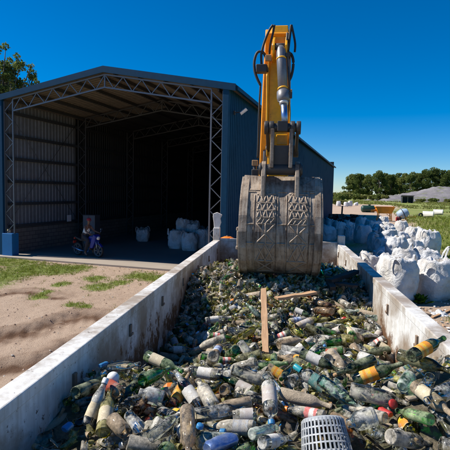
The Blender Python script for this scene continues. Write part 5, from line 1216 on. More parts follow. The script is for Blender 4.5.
# kind, glass, label, cap, place in the trailer (mm), turn (quaternion x 500), size (%): settled once in a rigid body drop
ROWS = [
(3,1,0,0,587,2621,2041,260,288,230,215,100),(0,2,0,0,-414,2070,2038,250,394,-110,141,100),(0,7,0,0,842,2671,2239,-200,137,-342,272,100),(0,1,0,0,667,2252,1995,148,186,365,246,100),
(0,3,0,0,168,2551,2022,306,221,295,142,100),(0,5,5,5,635,2893,2081,-156,250,-100,392,110),(4,0,3,2,-31,2459,2026,151,272,-322,222,100),(0,9,0,0,378,2647,2027,285,256,320,34,100),
(0,6,2,0,-905,2277,2009,-302,158,239,276,100),(2,0,2,1,-983,2336,2022,-316,153,114,336,110),(2,1,4,3,152,2433,2006,-280,-64,363,188,100),(0,0,1,0,-522,2562,2028,-332,27,267,261,100),
(2,4,0,0,713,2398,2057,-26,-168,359,304,100),(5,0,0,0,-545,2138,2025,286,-64,298,274,100),(2,0,1,0,12,2145,1997,-191,386,90,237,100),(0,5,0,5,529,3090,2031,-298,-230,324,60,100),
(0,5,1,0,303,3170,2020,-91,315,-241,290,100),(6,2,0,0,-791,2152,1996,-216,60,-392,214,100),(0,2,2,0,819,2422,2132,74,210,-303,330,100),(1,4,0,0,-738,2670,2059,-262,344,132,212,100),
(7,0,0,0,-705,2439,2031,-77,-302,38,389,100),(0,5,0,0,-1069,2454,2046,-313,382,21,74,100),(0,1,0,0,-149,2902,1983,302,104,382,38,100),(0,4,2,0,-751,2898,2040,-73,321,-210,313,100),
(0,1,1,0,-521,2911,1990,-308,-107,337,174,100),(3,0,0,0,869,2438,2170,163,-112,-335,314,100),(4,1,0,0,-406,2531,2024,-305,124,296,232,100),(4,0,6,4,222,2822,2038,-322,-31,285,254,100),
(6,8,0,0,353,2409,1977,180,368,0,286,100),(5,9,0,0,-51,2193,2013,313,-240,298,73,100),(2,0,0,0,-951,2699,2087,107,96,370,303,100),(8,0,0,0,-724,2188,2009,316,312,222,58,100),
(4,0,0,0,526,2366,1966,-195,-81,-294,346,100),(6,9,0,0,732,2622,2142,-286,-384,98,102,100),(6,1,3,0,-159,2288,2031,-324,-154,335,97,100),(0,5,5,0,858,2680,2331,-196,311,36,336,100),
(2,1,0,0,503,2510,1994,240,-383,-3,213,100),(6,2,7,0,-936,2461,2044,-47,347,-192,301,100),(2,2,0,0,-247,2393,2032,-332,-187,318,62,100),(8,0,0,0,821,2538,2180,56,-132,-374,299,100),
(0,0,1,0,-667,4981,1762,-210,327,-85,304,100),(2,4,0,0,-33,3377,1894,-342,166,-276,174,100),(2,5,0,0,65,2937,2008,336,250,-228,152,100),(2,9,0,0,-283,4993,1883,157,-230,13,415,100),
(0,1,2,0,43,4314,1766,-338,-194,313,22,100),(0,6,0,0,639,5079,1763,-152,282,-48,380,100),(2,4,4,0,-568,4458,1736,-170,341,-140,292,100),(7,0,1,0,658,3334,1993,-52,279,-241,334,100),
(5,0,1,0,115,3888,1794,-125,320,-182,314,100),(0,6,0,0,-137,3814,1782,222,-290,-202,276,100),(3,0,0,0,-1315,2309,1869,316,-116,288,232,105),(0,0,0,0,-281,2305,2036,44,286,218,344,103),
(4,9,0,0,-311,2108,1985,48,-352,-52,347,100),(7,0,0,0,441,2338,2037,179,-274,-290,242,106),(1,1,9,0,-236,2231,1995,-298,-107,361,140,94),(1,8,0,0,246,2398,1860,248,126,373,-184,101),
(1,1,0,0,-1287,2156,1838,8,-368,-162,296,96),(4,8,0,0,5,2544,1926,132,270,-145,-372,102),(0,1,0,0,-1464,2483,1848,242,180,232,325,99),(0,5,3,1,-255,2881,1936,-322,-59,311,216,104),
(0,1,0,0,-576,2112,1919,30,375,130,302,100),(5,0,0,1,-1492,2403,1822,274,243,-327,-94,103),(2,3,0,0,-1212,2348,1877,199,-42,308,337,104),(0,8,5,0,-571,2618,1998,406,-282,6,-78,100),
(0,8,0,0,-1070,2335,1890,320,80,-365,92,97),(1,7,9,0,-1451,2569,1864,214,-264,124,-344,95),(3,0,0,8,434,2586,1889,52,162,-355,308,99),(3,0,0,0,862,2417,2049,164,-73,-274,-378,96),
(0,2,0,0,-863,2196,1867,238,-210,-305,237,96),(1,0,1,2,-378,2193,1979,-88,290,-136,374,94),(3,1,0,0,-655,4291,1709,203,-234,-340,198,101),(0,0,0,0,-932,2256,1875,250,-172,-323,230,98),
(7,6,5,5,715,2434,1961,60,156,-347,318,100),(0,0,0,0,-824,2454,1970,352,220,-212,182,102),(0,0,0,6,-620,2368,1969,224,-390,11,218,94),(2,8,0,1,279,2467,1931,50,-395,86,-290,103),
(0,5,0,0,-862,2566,1991,62,-31,-389,306,104),(3,0,0,0,129,2990,1953,13,86,384,308,100),(0,7,0,0,726,2696,2031,28,-248,328,284,98),(3,3,0,0,440,3318,1965,336,354,102,-32,100),
(2,0,1,0,-1213,2501,1906,-160,336,-70,327,97),(4,7,0,0,-256,3571,1857,293,42,-402,-24,101),(3,1,0,0,-1320,4894,1503,151,394,96,-251,100),(2,1,0,1,-665,2163,1933,8,-404,-56,290,105),
(0,0,0,6,1,2698,1992,79,252,-292,307,104),(3,8,0,6,482,5260,1846,324,-300,-226,62,96),(1,5,0,0,946,4435,1685,100,-263,-238,338,101),(3,1,0,0,-511,3477,1857,222,-362,-247,-89,100),
(3,2,0,0,139,4282,1775,32,267,226,356,96),(0,6,0,0,-278,4469,1806,191,-294,-132,-332,97),(4,6,0,0,204,4558,1805,18,216,-317,320,98),(0,0,1,0,-958,4431,1581,-195,354,-82,282,96),
(3,7,9,0,-565,5239,1798,-268,-214,362,38,94),(0,6,0,0,711,3065,1953,48,-198,-302,-342,105),(2,8,0,0,-748,2470,1973,322,-348,-97,-128,96),(0,1,3,1,-279,3343,1876,123,-412,-65,248,96),
(0,9,1,0,1141,5330,1771,-274,-90,322,251,100),(2,4,0,0,-127,2126,1963,318,-380,50,-40,99),(7,0,0,8,-585,2263,1918,3,-444,-94,-212,106),(1,0,0,0,-1591,4836,1365,96,-220,72,-433,103),
(1,1,0,0,-110,2623,1954,382,164,-234,-150,97),(0,7,0,0,238,3465,1875,358,278,212,8,94),(4,1,0,0,1249,5575,1784,68,-392,135,-271,106),(3,3,0,7,-355,5553,1904,29,-378,130,299,101),
(1,0,0,0,922,4929,1707,268,-174,328,-200,106),(1,7,3,5,-940,2111,1849,24,384,-18,-320,96),(4,6,0,0,1247,5222,1666,80,-366,81,321,101),(1,4,0,0,-396,3724,1823,64,-322,304,224,102),
(4,7,0,0,407,4714,1754,94,412,54,261,100),(2,0,0,0,-1034,2440,1921,82,299,106,378,102),(0,4,7,0,408,3853,1856,59,360,-157,-304,100),(4,2,5,0,54,3122,1904,-84,358,-210,266,101),
(3,1,0,0,315,5592,1877,56,-134,360,-314,102),(0,8,0,0,547,5410,1885,260,-69,346,-240,98),(1,1,0,0,-95,5015,1795,0,379,-139,-296,94),(0,4,0,0,466,4317,1779,202,320,-213,-248,95),
(0,4,1,8,277,5190,1824,-90,332,-222,287,95),(3,0,0,0,-695,6535,2064,138,-304,-177,328,102),(1,7,0,0,426,3196,1897,273,123,335,-220,101),(2,2,0,0,-317,2752,1963,176,-227,-336,-233,104),
(3,6,0,0,-914,6157,1997,258,406,-14,-138,94),(6,1,0,0,336,2516,1872,215,-193,324,-248,97),(1,6,0,0,625,4699,1719,340,-107,-350,-14,102),(0,0,0,0,190,3959,1804,114,-349,122,-317,105),
(2,8,0,0,-1123,2077,1865,264,176,-272,274,99),(2,6,0,0,-396,2771,1947,270,174,-290,249,100),(1,0,0,0,-369,4543,1775,245,-265,237,-252,94),(5,0,0,0,-1070,2488,1946,50,-342,-27,-360,103),
(7,7,0,5,-90,4356,1748,296,-49,-395,60,104),(1,0,0,0,-176,4504,1755,240,-314,-281,122,100),(1,0,1,5,-248,3966,1750,217,136,424,-67,95),(8,2,0,0,-666,2600,1979,134,-270,-196,-348,99),
(6,7,0,0,297,2745,1908,334,-230,-256,-142,103),(0,1,0,8,765,5590,1882,126,-259,212,350,96),(4,0,0,0,-238,3115,1924,339,-161,316,98,105),(4,6,0,0,746,5277,1818,303,294,246,-106,96),
(4,1,0,0,-244,1979,1981,314,-300,-170,180,95),(1,0,0,0,330,4133,1749,139,-80,-398,258,105),(0,0,0,0,535,4949,1761,210,236,250,297,102),(4,3,3,0,247,4873,1778,-304,-222,328,20,100),
(1,6,0,0,223,2969,1899,306,-359,73,150,104),(1,5,0,0,-680,3921,1641,14,365,-52,338,105),(4,0,0,0,934,2209,1975,6,-384,36,-319,105),(0,2,0,0,-476,5722,1910,97,-328,-92,-354,99),
(4,7,0,1,-376,5119,1819,2,374,134,-303,97),(0,3,0,0,-1057,4388,1512,216,332,94,290,94),(1,0,0,0,1059,5212,1747,126,78,-276,-390,97),(0,0,2,5,889,5872,1899,116,264,-118,-391,106),
(4,2,9,0,168,6205,1953,200,368,112,-249,98),(0,4,0,0,-1289,3898,1537,272,18,-404,-112,96),(0,4,0,0,-1105,5272,1585,10,373,-80,-323,103),(3,0,0,0,134,5572,1894,336,-317,-188,-35,95),
(3,6,0,0,836,6476,2011,192,-238,326,-226,103),(0,1,0,8,-684,2345,1892,126,-92,-334,-338,106),(3,8,0,0,816,6314,1983,246,214,331,184,96),(1,0,4,0,988,4801,1618,216,228,-377,-94,103),
(0,4,0,0,459,4800,1754,390,-24,-310,45,100),(3,0,0,0,221,6868,2010,255,385,-36,-188,101),(4,2,0,1,1301,5927,1847,166,-364,170,-246,106),(0,5,4,7,-13,4447,1749,-270,-216,356,60,100),
(0,2,1,0,1179,4969,1646,-194,134,290,332,96),(0,9,0,6,-811,2817,1930,132,328,218,278,98),(0,0,0,0,986,6092,1931,294,-166,-348,-122,99),(0,4,1,0,-717,4724,1677,-268,162,-10,389,94),
(4,1,0,0,990,5170,1719,110,-200,288,339,94),(0,6,3,0,621,6753,2085,273,5,-406,104,103),(1,5,3,0,-1000,5439,1632,-264,-34,346,242,99),(0,4,0,0,-306,5087,1771,20,410,-22,-284,106),
(1,5,5,0,625,6077,1965,154,-352,-114,300,93),(0,4,0,5,566,2655,1921,117,348,240,-240,103),(1,3,3,0,1018,5992,1884,338,-260,-261,20,103),(1,1,0,5,1181,5779,1850,180,-168,-284,330,101),
(4,6,3,0,602,4904,1710,-151,-82,430,188,101),(2,6,0,0,895,5190,1779,238,24,-354,260,100),(3,0,0,0,926,5658,1867,364,-310,-44,-138,97),(3,9,0,0,-367,5468,1848,2,-338,-44,-366,99),
(0,2,0,0,1327,5109,1604,268,-338,-22,-252,94),(0,6,9,0,-1091,4723,1510,144,376,-192,227,100),(3,6,1,0,143,4019,1752,238,222,-380,-6,99),(2,8,5,0,-69,5297,1845,24,304,272,290,104),
(7,0,0,0,497,2775,1962,17,384,205,-246,102),(3,4,0,8,-526,1837,1970,297,280,-244,156,103),(1,6,0,0,-399,6848,2029,0,374,-123,308,98),(0,8,1,0,1305,5651,1786,-322,-156,298,182,99),
(0,3,0,0,-226,6853,2002,212,189,-262,-318,104),(6,1,0,0,-61,2445,1913,352,288,-104,181,95),(2,4,2,0,-1178,5158,1545,342,236,197,197,103),(1,7,2,0,1136,4675,1618,-64,323,-260,272,96),
(1,2,5,0,125,3688,1837,-244,-44,372,224,100),(0,4,2,0,741,4897,1746,-212,120,311,306,103),(0,8,0,5,-260,4463,1733,295,282,122,261,97),(1,1,0,0,-934,4815,1540,264,62,398,-132,93),
(1,3,0,0,1068,5439,1786,199,358,110,265,93),(0,7,0,0,-161,2201,1904,237,104,385,-186,102),(0,8,8,0,-538,3877,1770,219,205,-294,271,100),(0,9,1,0,-1064,5403,1595,-26,282,-246,330,103),
(0,1,0,0,1398,6288,1845,28,-273,264,-324,105),(1,1,2,5,-1020,1967,1907,184,-328,-56,324,102),(2,4,4,0,-370,3627,1807,-172,360,-68,294,95),(0,1,0,0,456,6214,1993,42,6,315,386,98),
(1,5,0,6,-1060,5192,1568,258,134,-346,-214,100),(1,0,3,1,1033,4955,1649,252,157,-378,140,100),(7,0,0,0,-195,4087,1739,147,-160,450,-26,100),(8,3,0,0,608,2517,1905,196,228,-346,-201,100),
(5,4,0,0,-1026,2725,1944,350,356,19,26,103),(0,6,3,8,-28,5620,1881,116,108,366,-301,96),(2,6,0,0,-1069,2034,1857,220,-125,282,327,98),(0,6,0,0,-1398,5230,1503,260,314,6,290,94),
(4,1,0,0,333,3386,1950,266,-368,-202,-60,100),(6,0,0,0,815,3140,1929,354,234,146,-222,104),(2,6,0,0,-415,4336,1758,50,-82,-364,-330,102),(1,0,2,0,-203,5310,1831,170,249,-338,214,96),
(1,0,0,0,501,6470,2044,137,348,-155,-294,98),(3,0,7,6,-849,5163,1608,263,268,-325,60,97),(0,1,8,8,244,5036,1787,-206,344,-19,298,98),(2,1,1,0,640,5915,1920,-298,-185,345,90,97),
(1,0,9,7,-1480,4609,1380,-236,276,-45,342,104),(0,9,0,0,801,5462,1787,90,-260,138,-394,101),(4,5,0,0,-231,4667,1758,174,246,-349,-193,102),(0,2,0,0,1087,4465,1570,228,-46,-158,414,105),
(2,9,0,0,509,6401,2028,349,66,339,95,94),(1,1,0,0,-1053,6723,2026,298,-124,326,198,101),(3,6,0,1,796,5183,1721,180,70,-322,-330,100),(2,8,0,0,-786,2438,1897,321,335,-186,1,94),
(1,7,0,0,-680,5071,1653,385,-41,269,-167,97),(0,2,0,0,-1326,6514,1880,280,-302,22,-284,104),(0,6,0,0,164,2254,1848,315,-30,386,-28,99),(7,2,2,0,808,4838,1661,-126,-130,446,134,103),
(0,9,1,0,1266,4248,1541,-132,342,-207,270,99),(0,0,0,0,423,4612,1731,81,-340,186,305,97),(6,0,3,0,657,2360,1929,-157,394,-254,74,105),(4,1,0,0,732,5801,1891,320,-367,-68,91,99),
(2,4,0,0,-25,3630,1807,113,138,360,-298,101),(1,1,0,0,455,6892,2060,110,-233,-254,-345,100),(5,2,0,0,-1293,6456,1874,392,-174,252,50,100),(4,1,0,0,479,5552,1884,122,-173,338,-302,102),
(1,1,1,0,-993,5026,1573,-140,108,401,240,105),(1,5,0,0,-1218,6804,1958,208,228,306,248,105),(0,4,0,0,-199,4872,1735,50,-341,140,-334,103),(3,2,7,0,-361,2732,1888,342,215,-243,166,104),
(0,2,0,0,-1332,6724,1915,202,-344,96,-286,100),(3,5,5,0,1278,6568,1877,132,-396,-11,-274,94),(3,7,0,0,-242,2752,1894,206,-342,-236,-186,103),(6,0,0,0,615,2448,1898,115,-240,114,-408,102),
(0,2,0,0,789,4372,1634,56,304,-323,224,101),(3,9,3,5,-116,4343,1655,82,268,232,343,103),(2,0,0,0,-60,4828,1774,286,-344,128,184,105),(2,8,0,1,-863,4580,1563,219,262,304,-203,95),
(7,0,0,0,-15,5863,1921,76,92,-341,-346,99),(1,6,0,0,329,5004,1775,273,346,-194,-135,94),(8,0,0,0,-734,2916,1896,194,168,268,-335,100),(0,0,0,0,403,2952,1929,183,158,-276,340,102),
(0,5,0,0,1,6854,1980,52,-157,298,366,98),(0,4,0,1,-494,3667,1793,100,355,124,314,95),(1,8,3,2,513,5780,1891,-220,358,-7,272,95),(0,6,0,5,-696,5359,1746,204,-134,-248,-360,96),
(0,5,0,0,-509,6641,2040,300,10,380,-126,95),(0,4,0,0,1154,5710,1803,269,-186,-330,184,100),(1,6,3,8,145,4903,1733,241,-404,80,-148,102),(0,0,0,0,-843,4946,1564,276,-244,26,-336,99),
(0,7,0,0,-802,4353,1582,138,275,-288,-268,95),(5,6,0,0,488,5126,1773,37,290,46,403,97),(2,2,1,0,-450,3370,1836,242,193,-247,305,100),(7,9,2,5,-116,5612,1887,202,34,374,-262,99),
(3,6,1,7,685,4355,1685,351,185,296,72,93),(1,0,0,7,-591,2640,1924,348,-170,288,130,101),(2,1,2,0,44,5497,1869,196,201,-296,289,103),(2,7,0,0,-1100,6482,1945,76,-417,-42,262,106),
(6,2,0,0,-408,4948,1727,350,-31,355,-14,103),(4,7,2,0,-927,4229,1495,189,282,-350,110,94),(0,2,0,1,44,3511,1829,213,15,-359,274,100),(4,6,0,0,333,2893,1908,308,-358,54,155,101),
(2,4,0,0,1306,5431,1711,274,348,230,18,104),(0,0,7,0,-55,6612,1956,189,215,-301,278,94),(2,3,0,2,944,6593,2018,234,166,372,170,94),(2,0,0,0,-107,2761,1909,234,-427,56,-99,101),
(1,6,0,0,787,5330,1754,228,-296,-177,281,99),(1,1,0,0,-439,2982,1894,272,394,110,90,96),(4,7,0,0,272,5393,1842,252,-299,218,222,98),(1,1,0,0,1162,4521,1583,262,264,328,68,98),
(7,2,3,0,-256,2189,1912,276,112,336,-220,94),(3,2,0,0,640,3836,1743,256,203,372,66,105),(0,0,2,0,-679,4631,1663,175,-312,-298,182,93),(5,2,1,8,98,5336,1806,117,64,396,-275,99),
(4,6,0,0,-150,5505,1870,380,-302,-99,72,100),(0,6,0,0,-1081,5000,1535,264,-223,271,238,98),(4,6,1,0,584,4006,1747,290,-363,-168,76,96),(0,4,0,0,-1155,4595,1492,228,193,-248,-314,101),
(0,0,0,0,865,6239,1942,182,304,247,252,96),(2,9,9,0,1568,4532,1424,347,-154,-286,155,93),(0,7,0,0,-101,2256,1893,118,-145,340,-315,95),(2,0,0,0,-749,3130,1832,403,255,144,-42,105),
(0,0,1,0,-1412,6623,1875,-194,284,-146,332,94),(7,0,1,0,-1283,4594,1457,296,-8,397,-67,100),(2,2,0,0,-450,2227,1893,276,131,337,-208,101),(1,6,0,0,147,5412,1843,70,46,-350,-347,106),
(0,5,0,0,-612,5118,1710,315,-42,-376,-90,94),(5,0,0,6,-535,3412,1808,270,134,380,-120,95),(0,5,9,0,-192,3378,1847,192,269,-302,221,98),(0,6,0,0,153,2908,1895,312,-390,-32,-14,100),
(7,4,0,0,1277,4377,1530,354,268,164,-161,97),(2,2,0,0,-588,2985,1891,277,370,187,-32,98),(3,4,2,0,-401,5228,1790,-274,-196,354,105,105),(8,5,0,0,472,2992,1896,307,-260,228,189,100),
(0,5,0,0,-1286,5376,1517,368,25,268,206,97),(6,6,0,0,-880,2379,1897,283,374,79,-156,104),(1,3,0,0,56,5202,1790,260,-198,-244,-290,93),(2,0,3,0,257,4282,1765,278,382,-120,-115,95),
(0,6,0,6,392,6938,2044,18,152,285,381,99),(1,0,0,7,632,3178,1904,344,144,328,60,96),(8,0,0,0,-759,6428,2042,66,-98,-321,-364,101),(2,8,0,0,44,2916,1929,224,236,279,-258,106),
(2,4,0,0,-658,2116,1874,314,350,-137,-101,101),(2,1,1,0,-981,6407,1985,-278,-246,332,40,100),(4,6,0,8,563,4620,1700,329,-138,-347,48,93),(0,2,0,0,903,3489,1841,114,108,418,224,104),
(1,1,0,8,-60,4154,1691,278,-16,280,-306,100),(7,5,0,8,1098,6366,1923,122,-259,373,-169,96),(2,0,5,0,-587,2431,1944,-250,-18,385,197,96),(5,0,2,8,0,4937,1755,158,374,-168,-240,100),
(0,2,0,0,-1034,4491,1500,262,168,392,-8,100),(1,6,0,0,-1447,5007,1426,199,358,-218,-186,102),(1,4,4,0,157,5188,1782,-198,242,263,288,94),(0,4,0,0,120,3202,1903,140,-330,-325,-126,96),
(0,1,0,0,-118,3175,1878,310,205,-276,188,100),(0,4,0,0,-401,4399,1692,196,-360,-138,252,104),(4,6,0,0,1288,4106,1542,324,-42,-358,122,99),(1,6,0,0,991,3455,1796,176,-20,444,144,101),
(0,7,0,0,561,5593,1868,312,-243,-290,-100,99),(0,4,0,0,222,4163,1777,12,272,208,-365,100),(4,6,0,0,1343,6115,1849,194,193,310,-282,94),(2,7,0,0,-883,2881,1924,322,-131,359,-21,102),
(2,0,0,0,-658,2799,1924,338,-302,166,-130,96),(0,0,0,0,-462,4255,1695,131,286,188,340,105),(6,0,0,0,-12,5215,1823,0,54,-304,393,100),(2,0,0,1,-844,4746,1566,105,256,207,362,99),
(2,0,1,0,1036,5798,1818,344,-338,119,-52,106),(2,4,0,0,-178,4961,1749,320,308,212,87,96),(0,4,0,0,-63,5096,1796,331,79,342,-134,100),(3,0,1,1,561,2924,1933,226,202,-338,210,106),
(4,6,0,0,-1076,6586,1963,217,-286,88,-337,98),(4,6,0,6,995,4702,1589,236,336,204,199,94),(0,1,0,0,1083,4373,1569,145,232,-147,-392,97),(7,7,0,0,796,6729,2053,37,-376,98,-314,94),
(4,4,0,0,747,6006,1911,313,34,383,65,102),(2,0,8,0,405,2324,1823,-188,292,162,322,103),(0,6,0,0,-1300,5109,1488,348,-19,330,-140,94),(1,0,0,0,-1267,4092,1501,309,-76,324,-210,100),
(0,0,0,0,-818,2668,1938,54,-296,132,377,106),(0,0,0,0,-847,5298,1613,93,272,346,-218,97),(7,1,0,0,476,4423,1737,130,201,397,188,104),(3,0,0,0,874,4646,1606,36,-242,102,424,95),
(0,4,0,0,-914,4127,1499,152,60,-434,186,98),(6,6,0,0,819,6155,1931,332,-205,-222,219,101),(2,0,9,0,-1461,6493,1838,304,251,-308,0,94),(3,6,0,0,542,5306,1758,320,70,361,-110,102),
(2,2,0,0,740,5544,1827,270,202,368,40,102),(2,8,0,0,927,4929,1576,69,-46,-381,312,105),(0,0,0,0,-356,3480,1795,282,18,-364,-194,103),(3,0,0,0,508,2067,1966,269,-32,338,250,103),
(7,7,7,0,1362,4395,1483,-278,-177,376,18,97),(2,0,0,7,679,3995,1733,122,0,398,-278,103),(5,9,1,0,-631,4970,1653,109,265,-292,-287,103),(2,9,4,0,563,2762,1919,278,210,-332,134,103),
(0,9,0,5,1325,4911,1535,204,370,149,222,105),(4,0,0,0,-1284,4823,1442,99,388,88,-286,95),(2,1,4,0,-957,2670,1946,296,-280,-250,-148,95),(0,3,0,1,-912,4999,1531,172,-290,20,-369,104),
(4,6,0,0,1247,6197,1865,112,-54,342,343,101),(3,1,2,0,653,2215,1865,-261,-144,401,18,94),(0,6,0,0,-369,2216,1903,174,-36,-358,-301,102),(2,6,0,0,1049,6532,1946,15,-311,-162,356,104),
(0,2,0,0,-1328,4334,1461,232,-38,328,294,102),(4,0,3,0,-372,5379,1823,318,-224,240,-204,97),(6,0,0,0,-419,4031,1754,20,-337,252,268,98),(1,2,0,0,1171,3591,1602,228,-338,284,-50,104),
(6,6,2,0,339,3126,1894,124,-160,-319,328,96),(0,1,0,0,-501,2589,1922,276,-290,-132,-269,94),(0,6,0,0,-352,3936,1713,332,80,364,-32,101),(3,2,0,0,-1201,3706,1532,174,292,260,258,94),
(0,2,1,0,665,6856,2074,-306,-132,312,205,106),(8,1,0,0,187,2575,1888,344,-25,-316,-177,106),(6,4,5,0,-985,4610,1532,-253,-144,380,144,103),(7,6,4,0,-463,4793,1700,262,-70,420,-6,103),
(0,0,4,0,1080,6257,1897,-245,0,312,304,104),(4,1,0,0,-741,3278,1794,198,-121,-430,-106,105),(4,2,0,0,-323,2449,1902,116,118,-338,-328,99),(5,1,0,7,-975,2547,1923,226,34,-326,-302,98),
(1,2,0,0,1122,6777,1935,150,238,-160,-380,97),(0,1,0,0,-865,6573,2022,378,-19,312,96,101),(1,6,0,8,-309,5710,1896,244,134,339,239,94),(4,2,0,0,-581,3888,1706,172,-16,410,228,101),
(3,5,0,0,-46,4633,1739,146,-316,114,341,100),(2,0,0,0,-1,4785,1739,367,306,134,-64,101),(2,6,1,6,-977,4545,1505,140,-478,18,-44,106),(2,9,0,0,747,6394,2005,18,338,-24,-368,103),
(4,3,0,0,-379,2380,1902,344,197,286,-104,95),(7,0,0,0,-58,3022,1919,267,260,-224,248,99),(0,0,0,0,1492,4466,1437,42,398,-35,298,98),(2,2,0,0,1123,6437,1904,282,120,395,18,99),
(0,2,0,1,1069,4552,1536,200,-56,442,108,103),(0,3,0,6,-629,4725,1655,119,-424,-139,191,93),(6,7,0,0,-340,4630,1765,306,290,202,179,95),(2,1,2,0,783,6090,1915,359,-144,-300,98,96),
(0,1,0,0,-541,4066,1698,20,310,149,362,102),(5,0,0,1,-411,3217,1865,134,349,102,316,101),(0,6,5,0,159,4736,1777,404,-286,-43,54,100),(2,1,0,0,-420,5153,1751,146,302,114,354,93),
(4,6,8,0,673,5721,1840,356,-184,-242,176,100),(4,6,0,0,-1518,4907,1351,312,86,-374,-73,94),(2,1,0,0,-72,5186,1790,44,-232,306,-317,96),(0,6,0,0,205,4706,1694,148,-384,54,278,101),
(5,9,0,0,-49,5378,1827,314,-4,346,178,103),(6,4,0,0,-761,4047,1631,288,349,20,-211,97),(2,2,9,0,814,3342,1828,-366,-142,274,141,96),(1,4,0,0,991,4326,1583,162,-250,326,-234,103),
(0,1,0,0,408,4502,1705,151,-4,417,230,100),(1,1,0,0,92,4728,1737,250,-367,-180,-143,95),(2,7,0,5,-1447,5267,1417,174,308,-254,-244,94),(7,3,0,0,-585,4142,1666,114,-292,172,-350,105),
(1,1,0,7,-1459,6756,1891,306,187,-346,42,104),(0,6,0,0,-355,4208,1718,30,-348,-90,346,104),(6,1,0,0,350,5437,1795,342,-283,15,230,96),(2,2,1,0,-9,2366,1882,362,-342,38,6,94),
(6,1,0,0,-123,6899,1995,352,22,-328,-132,95),(6,7,0,0,841,5844,1845,173,384,76,260,104),(2,1,0,0,-106,2363,1903,16,188,-279,369,93),(1,2,0,1,983,2412,2068,333,-120,-299,-188,105),
(2,0,1,9,841,6895,2040,-331,-159,256,222,94),(2,0,0,0,1104,5637,1770,259,-196,312,-218,103),(7,1,3,1,419,3613,1901,-162,330,-72,332,95),(5,2,0,0,671,6141,1965,140,-280,240,-307,105),
(5,9,3,0,715,6669,2046,-319,-130,292,214,99),(1,2,2,5,-47,4551,1653,-162,366,-110,278,100),(0,9,7,0,1265,4022,1530,298,252,-242,-200,105),(0,0,0,0,-392,4859,1705,72,-370,54,324,94),
(1,3,0,0,345,5321,1763,384,-150,-284,-14,103),(2,5,8,0,1383,6502,1839,165,-290,-133,348,101),(6,0,3,0,779,4607,1629,-83,-84,455,170,94),(2,7,0,0,1127,5870,1826,272,-299,-142,-258,99),
(5,2,0,0,1098,5300,1726,65,-329,212,-304,93),(1,0,0,0,-95,2980,1845,202,157,-294,314,99),(0,1,0,0,1087,5570,1761,67,-358,134,-315,100),(5,6,0,9,420,5182,1747,174,-199,-407,120,94),
(4,8,2,0,-519,2986,1852,88,-223,297,324,102),(2,1,0,0,-113,4555,1736,316,97,374,-30,102),(2,6,0,9,941,5002,1657,147,-154,179,-416,96),(5,1,0,0,-161,3450,1810,144,344,241,-230,98),
(7,0,0,0,801,4498,1629,392,-150,260,-83,100),(1,0,0,7,-947,6790,1989,10,-124,-342,-343,94),(1,1,0,5,-1004,4319,1458,119,-326,-14,360,97),(0,2,0,8,637,5446,1816,236,-298,-211,-247,98),
(3,6,0,6,-1477,4283,1389,202,307,202,272,105),(1,0,0,0,-267,2511,1899,110,-102,330,-344,97),(3,4,1,0,1443,4186,1467,-356,-161,281,136,96),(5,6,0,0,1319,6449,1853,382,-97,-307,21,106),
(5,5,0,5,-872,3433,1713,6,138,-186,444,99),(1,1,0,0,589,4762,1660,342,2,-342,-130,95),(0,1,0,0,-237,2992,1914,376,-224,214,-114,94),(5,1,0,0,608,3114,1901,316,215,264,184,99),
(2,2,0,0,798,4940,1626,280,-184,-368,-44,106),(4,6,0,0,1108,5385,1706,130,194,-264,-354,102),(2,0,0,0,-223,4753,1752,444,-84,197,-81,100),(2,6,0,0,-911,4501,1507,88,-164,-272,376,97),
(0,7,0,0,-945,3171,1792,231,280,142,313,103),(1,6,0,0,-585,4584,1649,32,414,-84,-266,94),(7,5,0,0,1165,3684,1577,60,-463,-96,-150,97),(4,6,0,5,-1091,4836,1434,260,-223,364,-24,104),
(2,2,4,0,913,5166,1702,210,70,385,-230,95),(0,2,0,1,614,3449,1844,260,-172,390,-19,106),(5,1,1,9,890,6547,1988,199,-258,-162,343,103),(2,0,0,0,-722,3348,1817,272,-54,258,-326,105),
(5,4,0,0,-1371,4859,1413,362,185,-290,20,103),(0,0,7,7,1158,6689,1914,-322,-126,257,254,102),(6,6,0,0,460,2867,1904,56,62,350,346,105),(2,6,0,0,-12,2735,1893,126,-350,-60,-328,94),
(2,0,0,1,-220,4020,1699,214,-354,-224,168,106),(0,4,0,0,-1264,4233,1413,124,-323,-264,246,105),(2,1,0,0,760,4774,1656,237,276,333,83,106),(0,4,0,0,-644,3060,1857,168,218,232,-346,105),
(3,9,9,8,1491,3855,1506,246,-167,-219,337,104),(6,0,1,0,-722,6877,2034,166,308,-59,352,94),(8,1,0,0,-89,3666,1778,235,-282,328,-92,103),(3,1,0,0,1436,4718,1468,172,-237,374,-154,101),
(2,2,7,0,-1130,2568,1936,208,228,-335,-205,104),(7,1,0,6,288,4784,1720,327,284,-228,102,102),(6,0,0,0,1058,3439,1712,406,206,-140,-152,106),(7,1,0,0,837,3474,1785,166,-256,343,-198,105),
(5,0,0,0,1165,3802,1510,252,-314,293,-46,98),(2,3,0,0,242,2650,1907,314,256,234,-178,94),(3,1,0,0,-1000,3931,1556,388,-78,303,-45,105),(0,6,0,0,1109,4897,1563,374,-60,-325,-27,95),
(8,4,0,0,11,4332,1653,174,64,237,400,101),(6,6,8,0,-566,4862,1659,360,232,220,136,105),(2,6,0,0,823,5446,1724,126,-372,-101,292,95),(6,5,0,0,261,5254,1761,18,-238,-269,348,97),
(2,0,0,0,1244,3783,1494,295,272,-93,-284,105),(2,6,0,0,-875,2563,1922,378,-292,-134,-62,100),(2,8,9,0,214,4578,1703,-180,415,-96,191,103),(1,2,0,0,-1324,4130,1398,204,348,-286,-70,96),
